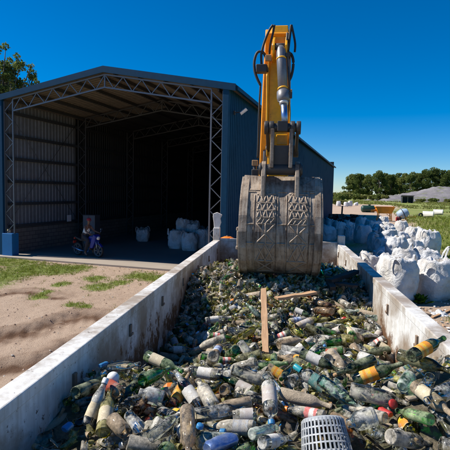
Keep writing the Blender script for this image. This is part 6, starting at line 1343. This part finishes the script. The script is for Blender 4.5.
(3,4,0,8,-736,3725,1639,207,13,-364,272,97),(0,8,0,0,-1294,2070,1819,44,-314,-94,-375,97),(3,3,0,0,498,3319,1884,160,-184,272,-341,95),(2,6,1,8,205,5493,1832,190,232,-320,239,101),
(0,3,8,0,494,4339,1712,202,-255,216,-312,99),(4,6,0,0,489,4259,1721,280,-221,-294,190,98),(1,4,1,0,1335,4088,1467,-347,-153,298,133,106),(6,3,0,0,-1106,4989,1459,0,432,37,248,98),
(4,0,0,0,515,2209,1865,306,294,129,-232,104),(7,0,0,6,885,5547,1749,23,50,292,402,97),(7,1,3,0,-1254,5268,1492,-240,-95,384,190,103),(4,1,0,0,1259,4657,1497,117,332,-186,-302,103),
(0,5,0,9,1151,3376,1726,343,-128,-274,204,97),(0,7,0,0,837,4863,1577,235,-100,320,288,94),(1,4,3,5,-277,3070,1809,-300,-112,356,142,105),(2,1,0,9,-545,2411,1889,300,-314,-178,174,104),
(0,1,1,0,-57,3951,1706,406,109,248,112,104),(0,6,0,2,-760,4523,1573,92,456,-91,-158,106),(6,0,3,0,1236,5394,1708,300,102,374,-101,95),(0,6,0,8,465,3481,1844,136,373,-50,-300,102),
(0,0,1,1,168,4478,1718,-192,320,-52,328,98),(2,2,0,0,-752,2085,1859,103,-236,-226,-364,94),(0,0,0,0,906,4259,1617,214,277,290,208,105),(4,0,1,0,-42,4466,1651,-358,-184,286,78,96),
(3,0,0,0,-511,3295,1797,300,336,100,194,101),(1,3,0,0,686,3427,1889,166,248,161,-368,100),(3,6,5,0,1519,3955,1457,-166,389,-117,240,105),(0,6,0,0,1123,4810,1599,412,-231,-131,-100,104),
(2,1,0,0,40,4146,1700,182,100,-349,-292,102),(0,1,0,0,1300,4606,1437,198,-219,-248,318,100),(4,7,9,0,-828,3737,1593,162,248,298,-271,100),(5,9,0,0,-9,4998,1747,162,-230,-272,310,105),
(2,8,1,0,83,2957,1872,-184,200,324,267,100),(5,9,1,0,1025,4624,1600,-348,-117,244,234,102),(0,6,1,0,-1177,3618,1550,352,-127,310,-116,105),(7,1,0,6,-1132,5182,1486,34,-84,286,400,101),
(4,2,0,0,253,3266,1868,77,-15,299,-393,96),(6,6,3,0,832,5766,1822,-308,-81,299,242,101),(7,4,0,0,-645,2707,1920,154,-378,-62,-282,99),(2,0,0,7,598,2270,1895,290,-395,66,-73,95),
(2,7,0,6,996,5927,1840,326,-26,378,-18,103),(0,0,0,0,-326,3147,1857,26,330,-59,-370,100),(2,0,0,7,1097,6634,1927,14,404,-126,266,100),(3,9,0,0,929,3608,1695,200,-134,-214,382,105),
(2,2,3,0,-546,4342,1677,-178,268,-116,365,95),(6,6,0,0,-1157,5357,1547,49,226,145,419,106),(6,2,0,0,258,3032,1944,90,114,-269,396,94),(2,9,0,0,1133,6859,1926,51,-262,-92,413,104),
]
HERO = [
    'large dusty clear bottle lying between red lid and pale diagonal bottle',
    'mud caked brown bottle pointing straight towards the viewer',
    'long dark olive bottle below the bottle against the right wall',
    'dusty bottle lying at the bottom right of the grey basket',
    'mud crusted bottle with pitted surface above the orange capped bottle',
    'dark green bottle with yellow label and tan cork',
    'clear bottle with faded label and blue cap pointing to the viewer',
    'pale clear bottle lying diagonally right of the teal capped bottle',
    'olive bottle with yellowed label beside the thin clear bottle',
    'thin clear bottle with cream label pointing away near the left wall',
    'bottle with orange cap and red and white label',
    'clear wine bottle with large white label lying neck to the far left',
    'bright green bottle below the red lid',
    'small clear bottle lying left of the mud caked brown bottle',
    'bottle with clean white label at the left of the grey basket',
    'dark bottle with brown cork left of the yellow labelled bottle',
    'dark green bottle with bright white label ahead of the upright plank',
    'brown open jar with its dark mouth facing the viewer',
    'muddy bottle with pale label at the right edge of the pile',
    'green bottle turned with its round base towards the viewer',
    'squat clear round bottle showing its pale base beside muddy brown bottle',
    'dark bottle lying deep in shade along the left wall',
    'long dusty clear bottle lying across behind the blue capped bottle',
    'bright green bottle with cream label near the shaded left wall',
    'dusty grey bottle with pale label and dark base behind the white labelled bottle',
    'big clear bottle at the right edge above the muddy bottle',
    'dusty beige bottle right of the white labelled bottle',
    'clear bottle with teal cap and teal strip near its base',
    'brown glass jar behind the grey basket',
    'small pale green bottle below the blue capped bottle',
    'clear long necked bottle half in the left wall shadow',
    'clear tumbler with its rim facing the viewer beside brown open jar',
    'clear flat shouldered bottle right of the grey basket',
    'pale jar open towards the viewer beside the large dusty bottle',
    'cloudy jar with faded paper left of the blue capped bottle',
    'dark bottle with orange yellow label against the right wall',
    'grey brown bottle under the large dusty clear bottle',
    'round brown jar with dark red label below the white ball',
    'brown muddy bottle lying left of the blue capped bottle',
    'clear tumbler open towards the viewer near the right wall',
    'clear bottle with white paper lying along the shadow edge',
    'green bottle behind the long dusty clear bottle',
    'dark bottle with its open mouth facing the viewer',
    'pale bottle lying left of the upright plank',
    'dusty bottle with cream paper right of the upright plank',
    'olive bottle lying in the middle of the pile',
    'green bottle with red and white label at the shadow edge',
    'squat clear bottle with pale base behind the yellow labelled bottle',
    'small bottle wrapped in white paper right of the upright plank',
    'long dirty olive bottle beside the foot of the upright plank',
]
DES = {'clear': 'clear', 'dusty': 'dusty', 'mud': 'muddy', 'crust': 'mud crusted', 'green': 'green', 'darkgreen': 'dark green', 'olive': 'olive', 'darkolive': 'dark olive', 'amber': 'amber', 'aqua': 'pale aqua'}
KD = {'wine': 'wine bottle', 'burgundy': 'broad bottle', 'beer': 'beer bottle', 'litre': 'big bottle', 'liquor': 'spirits bottle', 'soda': 'soda bottle', 'jar': 'jar', 'squat': 'squat bottle', 'tumbler': 'drinking glass'}
LT = {'white': 'white label', 'cream': 'cream label', 'faded': 'faded label', 'redwhite': 'red striped label', 'yellow': 'yellow label', 'red': 'dark red label', 'blue': 'blue label', 'grey': 'grey label', 'teal': 'teal strip'}
LM = {'the grey basket': (326, 440), 'the blue capped bottle': (270, 406), 'the orange capped bottle': (303, 414), 'the teal capped bottle': (312, 380), 'the white ball': (113, 378), 'the yellow labelled bottle': (378, 374), 'the red lid': (392, 404), 'the mud crusted bottle': (305, 402),
      'the big white label': (187, 391), 'the plank foot': (265, 345), 'the flat plank': (295, 296), 'the black boards': (340, 284), 'the crushed blue can': (218, 444), 'the tall muddy bottle': (188, 432), 'mid left wall': (130, 330), 'the left wall front': (40, 425), 'the left wall rear': (205, 270), 'mid right wall': (392, 335), 'the right wall front': (447, 360), 'the plank top': (264, 300), 'the bucket': (283, 276)}
def to_px(p):
    d = p - CAMP; z = d.dot(FWD); return 225 + F_PX * d.dot(RT) / z, 225 - F_PX * d.dot(UP) / z
DATA = []; seen = {}
for i, (ki, gi, li, ci, x, y, z, q0, q1, q2, q3, s) in enumerate(ROWS):
    kind = KN[ki]; mat, lab, cap = GLN[gi], LBN[li], CPN[ci]; p = (x / 1000, y / 1000, z / 1000); txt = HERO[i] if i < len(HERO) else ''
    if len(HERO) <= i < 300:
        px, py = to_px(TR(*p)); nm, (lx, ly) = min(LM.items(), key=lambda kv: (kv[1][0] - px) ** 2 + (1.6 * (kv[1][1] - py)) ** 2); dx, dy = px - lx, py - ly
        rel = ('right of' if dx > 0 else 'left of') if abs(dx) > 1.3 * abs(dy) else ('in front of' if dy > 0 else 'behind')
        txt = DES[mat] + ' ' + KD[kind] + (' with ' + LT[lab] if lab else '') + ((' and ' if lab else ' with ') + cap + (' cap' if cap != 'cork' else '') if cap else '') + ' ' + rel + ' ' + nm
        if len(txt.split()) > 15: txt = txt.replace(' the ', ' ').replace(' and ' + cap + ' cap', '')
        seen.setdefault(txt, []).append((math.hypot(dx, dy), i))
    DATA.append([ki, mat, lab, cap, p, Quaternion((q0, q1, q2, q3)).normalized(), s / 100, txt])
for txt, l in seen.items():
    if len(l) > 1:
        for n, (d, i) in enumerate(sorted(l)): DATA[i][7] = ('nearest', 'second', 'third', 'fourth', 'fifth', 'sixth', 'seventh', 'eighth')[min(n, 7)] + ' ' + txt
GNAME = {'jar': ('glass_jar', 'jar'), 'tumbler': ('drinking_glass', 'glass')}
qt = Quaternion((0, 0, 1), -TRA)
SV, SF, SM = [], [], []
smats = list(GL) + ['label_' + s for s in ('white', 'cream', 'faded', 'redwhite', 'yellow', 'red', 'blue', 'grey', 'teal')]
sidx = {m: i for i, m in enumerate(smats)}; soff = 0
for i, (ki, mat, lab, cap, p, q, s, txt) in enumerate(DATA):
    kind = KN[ki]; loc = TR(*p); rot = qt @ q
    if i < 300:
        nm, cat = GNAME.get(kind, ('glass_bottle', 'bottle'))
        o = put(nm, bottle_mesh(kind, mat)); o.location = loc; o.rotation_mode = 'QUATERNION'; o.rotation_quaternion = rot; o.scale = (s, s, s)
        tag(o, txt, cat, 'glass containers heaped in the trailer')
        if lab: put('paper_label', label_mesh(kind, lab), o)
        if cap: put('cork' if cap == 'cork' else 'cap', cap_mesh(kind, cap), o)
    else:
        Mx = np.array(rot.to_matrix()) * s
        for me_m, (V_, F_) in [(mat, BA[kind])] + ([('label_' + lab, (None, None))] if lab else []):
            if F_ is None:
                lm = label_mesh(kind, lab); V_ = np.array([v.co[:] for v in lm.vertices]); F_ = np.array([pl.vertices[:] for pl in lm.polygons])
            SV.append(V_ @ Mx.T + np.array(loc)); SF.append(F_ + soff); SM += [sidx[me_m]] * len(F_); soff += len(V_)
tag(put('small_bottles', np_mesh('small_bottles', np.concatenate(SV), np.concatenate(SF), smats, SM, True)), 'farther and half buried bottles filling the gaps of the glass heap', kind='stuff')
# broken glass: bed of the heap plus curved shards, necks and crumbs
def m_crumb():
    t = NT('glass_crumb'); v = t.coord(); a = t.noise(v, 40, 6, .75); b = t.noise(v, 9, 5, .7)
    c = t.mix(t.ramp(a, [(.35, 0.0), (.7, 1.0)]), (.06, .048, .032), (.34, .285, .20)); c = t.mix(t.ramp(b, [(.5, 0.0), (.68, .7)]), c, (.10, .125, .05))
    MAT['glass_crumb'] = t.done(t.bsdf(c, .55, 0, t.bump(a, 1.0, .03)))
m_crumb()
na, nb = 40, 150; V = []; Fq = []
for j in range(nb + 1):
    for i in range(na + 1):
        a = A0 + .004 + (A1 - A0 - .008) * i / na; b = B0 + .02 + (B1 - B0 - .04) * j / nb
        V.append((a, b, surf(a, b) - .105 + .035 * noise.noise(Vector((a * 9, b * 9, 0)))))
for j in range(nb):
    for i in range(na): k = j * (na + 1) + i; Fq.append((k, k + 1, k + na + 2, k + na + 1))
hb_ = put('broken_glass', np_mesh('broken_glass', V, Fq, 'glass_crumb', smooth=True)); hb_.rotation_euler = (0, 0, -TRA); tag(hb_, 'crushed glass and dirt under the bottles in the trailer', kind='stuff')
V = []; Fq = []; mi = []
shm = ['green', 'olive', 'darkolive', 'dusty', 'clear', 'mud', 'darkgreen', 'aqua', 'label_white', 'cork_wood', 'label_redwhite', 'blue_plastic', 'label_yellow', 'white_plastic', 'crust']
shw = [5, 24, 5, 22, 16, 13, 1, 4, 6.0, 1.0, .5, .25, .25, 1.2, 3]
def shard(a, b, z, sz, m, full):
    k0 = len(V); r = sz * random.uniform(.35, .6); span = 6.28 if full else random.uniform(.7, 2.4); L = sz * random.uniform(.7, 1.8); n = 8 if full else 4; tp = random.uniform(.45, 1.0) if full else random.uniform(.8, 1.1)
    qr = Quaternion((random.gauss(0, 1), random.gauss(0, 1), random.gauss(0, 1), random.gauss(0, 1))).normalized()
    for j in range(3):
        for i in range(n + 1):
            t = span * i / n; e = random.uniform(-.28, .28) * L if j == 2 else (random.uniform(-.1, .1) * L if j == 0 and not full else 0); rr = r * (1 + (tp - 1) * j / 2)
            p_ = qr @ Vector((rr * math.cos(t) - (0 if full else r), rr * math.sin(t), L * (j / 2 - .5) + e)); V.append((a + p_.x, b + p_.y, z + p_.z))
    for j in range(2):
        for i in range(n): k = k0 + j * (n + 1) + i; Fq.append((k, k + 1, k + n + 2, k + n + 1)); mi.append(m)
cand = random.choices(range(len(shm)), shw, k=9800)
for m in cand:
    far = random.random() < .72
    b = 7.9 - 2.9 * random.random() ** 1.2 if far else random.uniform(1.75, 5.2); a = random.uniform(A0 + .03, A1 - .03)
    if 6.2 < b < 7.0 and abs(a) < .50: continue
    small = m > 7 and m != 14
    shard(a, b, surf(a, b) + random.uniform(-.08, .035 if b > 5.9 else .02 if b > 5.6 and abs(a) < .6 else -.045), random.uniform(.035, .088 if b > 5.5 else .045) if not small else random.uniform(.02, .05 if b > 5.5 else .03), m, (not small) and random.random() < .42)
o = put('glass_shards', np_mesh('glass_shards', V, Fq, shm, mi, True)); o.rotation_euler = (0, 0, -TRA); tag(o, 'loose shards, necks and scraps of glass scattered over the heap', kind='stuff')
# fragments hanging around the foot of the bucket
# ------------------------------------------------------------------ odd things on the heap
def hp_(px, py, lift=0.0):
    d = ray(px, py); t = .5 / d.length
    for _ in range(4000):
        q = CAMP + d * t; a = q.x * math.cos(TRA) - q.y * math.sin(TRA); b = q.x * math.sin(TRA) + q.y * math.cos(TRA)
        if q.z < surf(a, b) + lift: break
        t += .004 / d.length
    return q
p = hp_(327, 453, -.03); k = thing('basket', 'grey plastic basket with slotted sides lying upside down at the bottom edge', 'basket', (p.x, p.y, p.z), 0); k.rotation_euler = (R(-38), R(-4), 0)
mb = MB(); n = 36; hgt = .15; r0, r1 = .108, .126
def rr_(z): return r1 + (r0 - r1) * (max(0, z) / hgt) ** 1.2
rows = [(-.03, 0.004), (.032, .040), (.068, .076), (.104, .112), (.136, .150)]
for z0, z1 in rows: mb.lathe([(rr_(z0) , z0), (rr_(z1), z1), (rr_(z1) - .004, z1), (rr_(z0) - .004, z0), (rr_(z0), z0)], n)
for i in range(n):
    a = 2 * math.pi * i / n; mb.bar((rr_(0) * math.cos(a) * .99, rr_(0) * math.sin(a) * .99, 0), ((r0 - .001) * math.cos(a), (r0 - .001) * math.sin(a), hgt), .0085, .004, (math.cos(a), math.sin(a), 0))
mb.build('side', 'grey_plastic', k)
mb = MB(); mb.lathe([(r0, hgt), (r0 - .008, hgt + .008), (r0 - .03, hgt + .008), (r0 - .03, hgt + .003), (r0, hgt)], n)
for i in range(-4, 5):
    x = i * .022; L = math.sqrt(max(0, (r0 - .02) ** 2 - x * x)); mb.bar((x, -L, hgt + .004), (x, L, hgt + .004), .010, .004); mb.bar((-L, x, hgt + .0035), (L, x, hgt + .0035), .010, .004)
mb.build('bottom', 'grey_plastic', k)
mb = MB(); mb.lathe([(rr_(-.03), -.03), (rr_(-.03) + .010, -.032), (rr_(-.03) + .010, -.022), (rr_(-.02), -.02)], n); mb.build('rim', 'grey_plastic', k)
def plank(a, b, w_, th, mat, label, la=.03, lb=.03):
    pa, pb = hp_(*a, la), hp_(*b, lb); d = (pb - pa); L = d.length; o_ = MB(); n = 12; vs = []
    for i in range(n + 1):
        x = -L / 2 + L * i / n; e = .004 * math.sin(i * 1.7); 
        for y, z in ((-w_ / 2 + e, -th / 2), (w_ / 2 - e * .6, -th / 2), (w_ / 2 - e, th / 2), (-w_ / 2 + e, th / 2)): vs.append((y, z + .003 * math.sin(i), x + (random.uniform(-.012, .012) if i in (0, n) else 0)))
    fs = [(0, 1, 2, 3), tuple(n * 4 + k for k in (3, 2, 1, 0))]
    for i in range(n):
        for k in range(4): fs.append((i * 4 + k, i * 4 + (k + 1) % 4, i * 4 + 4 + (k + 1) % 4, i * 4 + 4 + k))
    o_.add(vs, fs); o = o_.build('wooden_plank', mat, None, .003); o.location = (pa + pb) / 2
    zc = d.normalized(); xc = zc.cross(Vector((0, 0, 1))).normalized(); yc = xc.cross(zc) * -1; yc = zc.cross(xc); o.rotation_euler = Matrix((xc, yc, zc)).transposed().to_euler(); return tag(o, label, 'plank')
plank((265.5, 353), (263.5, 289), .062, .026, 'plank_wood', 'light brown plank standing up out of the middle of the heap', .0, .20)
plank((276, 298.5), (316, 292.5), .085, .03, 'plank_wood', 'brown plank lying flat across the heap below the bucket', .05, .07)
plank((329, 281), (357, 271.5), .09, .05, 'black_wood', 'black board sticking up toward the right wall', .08, .14)
plank((336, 283), (358, 286), .13, .03, 'black_wood', 'black board lying under the raised black board', .06, .10)
plank((327, 276), (333, 289), .08, .05, 'black_wood', 'short black board beside the bucket foot', .05, .07)
p = hp_(113, 378, .03); mb = MB(); mb.lathe([(.001, -.036)] + [(.037 * math.cos(t), .037 * math.sin(t)) for t in np.linspace(-1.4, 1.4, 13)] + [(.001, .036)], 20, Matrix.Translation(p)); tag(mb.build('ball', 'white_plastic'), 'small white ball lying among bottles by the left wall', 'ball')
def crushed(pix0, pix1, r, mat, name, label, cat, seed, lift=-.005):
    a, b = hp_(*pix0, lift), hp_(*pix1, lift); d = b - a; L = d.length; q = d.to_track_quat('Z', 'Y'); V = []; Fq = []; n, m = 20, 12
    for j in range(m + 1):
        for i in range(n):
            t = 6.283 * i / n; z = L * j / m; e = r * (1 if 0 < j < m else .75) * (1 + .22 * noise.noise(Vector((math.cos(t) * 1.3 + seed, math.sin(t) * 1.3, z * 16))) + .10 * noise.noise(Vector((t * 3, z * 40, seed)))); V.append(q @ Vector((e * math.cos(t), e * math.sin(t) * .75, z)))
    for j in range(m):
        for i in range(n): Fq.append((j * n + i, j * n + (i + 1) % n, (j + 1) * n + (i + 1) % n, (j + 1) * n + i))
    Vn = [tuple(v) for v in V]; mb = MB(); mb.add(Vn, Fq, True); mb.add(Vn[:n], [tuple(range(n))[::-1]]); mb.add(Vn[-n:], [tuple(range(n))]); o = mb.build(name, mat); o.location = a; return tag(o, label, cat)
crushed((207, 449), (234, 438), .040, 'blue_silver', 'crushed_can', 'crushed blue and silver can at the bottom edge of the picture', 'can', 3)
crushed((64, 430), (71, 424), .024, 'blue_plastic', 'plastic_bottle', 'crumpled light blue plastic bottle in the left wall shadow', 'bottle', 7)
crushed((100, 366), (107, 363), .018, 'blue_plastic', 'plastic_cup', 'blue plastic cup deep in the left wall shadow', 'cup', 9)
crushed((380, 409), (391, 415), .022, 'red_plastic', 'plastic_piece', 'crushed red plastic piece beneath the round red lid', 'scrap', 11)
p = hp_(393, 404, .045); mb = MB(); mb.lathe([(.0005, -.006), (.025, -.006), (.0255, .006), (.023, .009), (.0005, .0075)], 20); o = mb.build('plastic_disc', 'red_plastic'); o.location = p; o.rotation_euler = (R(55), 0, .4); tag(o, 'round red lid lying on a bottle right of the large dusty bottle', 'lid')
for (px, py, m, nm, lb, s_) in ((168, 385, 'orange_plastic', 'plastic_scrap', 'small orange yellow scrap between green and white labelled bottles', .03), (200, 426, 'blue_plastic', 'plastic_piece', 'bright blue cap right of the tall mud caked bottle', .018), (232, 300, 'orange_plastic', 'plastic_scrap', 'orange scrap left of the top of the upright plank', .03), (309, 297, 'orange_plastic', 'plastic_scrap', 'orange yellow scrap below the end of the flat plank', .03), (344, 318, 'red_plastic', 'plastic_scrap', 'reddish scrap in the middle right of the heap', .03), (325, 346, 'blue_plastic', 'plastic_piece', 'blue cap right of the white labelled dark bottle', .018), (207, 342, 'red_plastic', 'plastic_scrap', 'pinkish red scrap at the edge of the left wall shadow', .025), (187, 324, 'blue_plastic', 'plastic_scrap', 'blue scrap deep in shade near the left wall', .03), (181, 331, 'blue_plastic', 'plastic_piece', 'blue cap in shade near the left wall', .02)):
    p = hp_(px, py, .035); mb = MB(); n = 9; mb.add([(s_ * random.uniform(.6, 1.2) * math.cos(i * .698), s_ * random.uniform(.6, 1.2) * math.sin(i * .698), random.uniform(-.3, .3) * s_) for i in range(n)] + [(0, 0, s_ * .5)] + [(0, 0, -s_ * .2)], [(i, (i + 1) % n, n) for i in range(n)] + [((i + 1) % n, i, n + 1) for i in range(n)]) if nm == 'plastic_scrap' else mb.lathe([(s_, -s_ * .5), (s_, s_ * .3), (s_ * .9, s_ * .5), (.0005, s_ * .5)], 16)
    o = mb.build(nm, m); o.location = p; o.rotation_euler = (random.uniform(-.6, .6), random.uniform(-.6, .6), random.uniform(0, 6)); tag(o, lb, 'scrap')
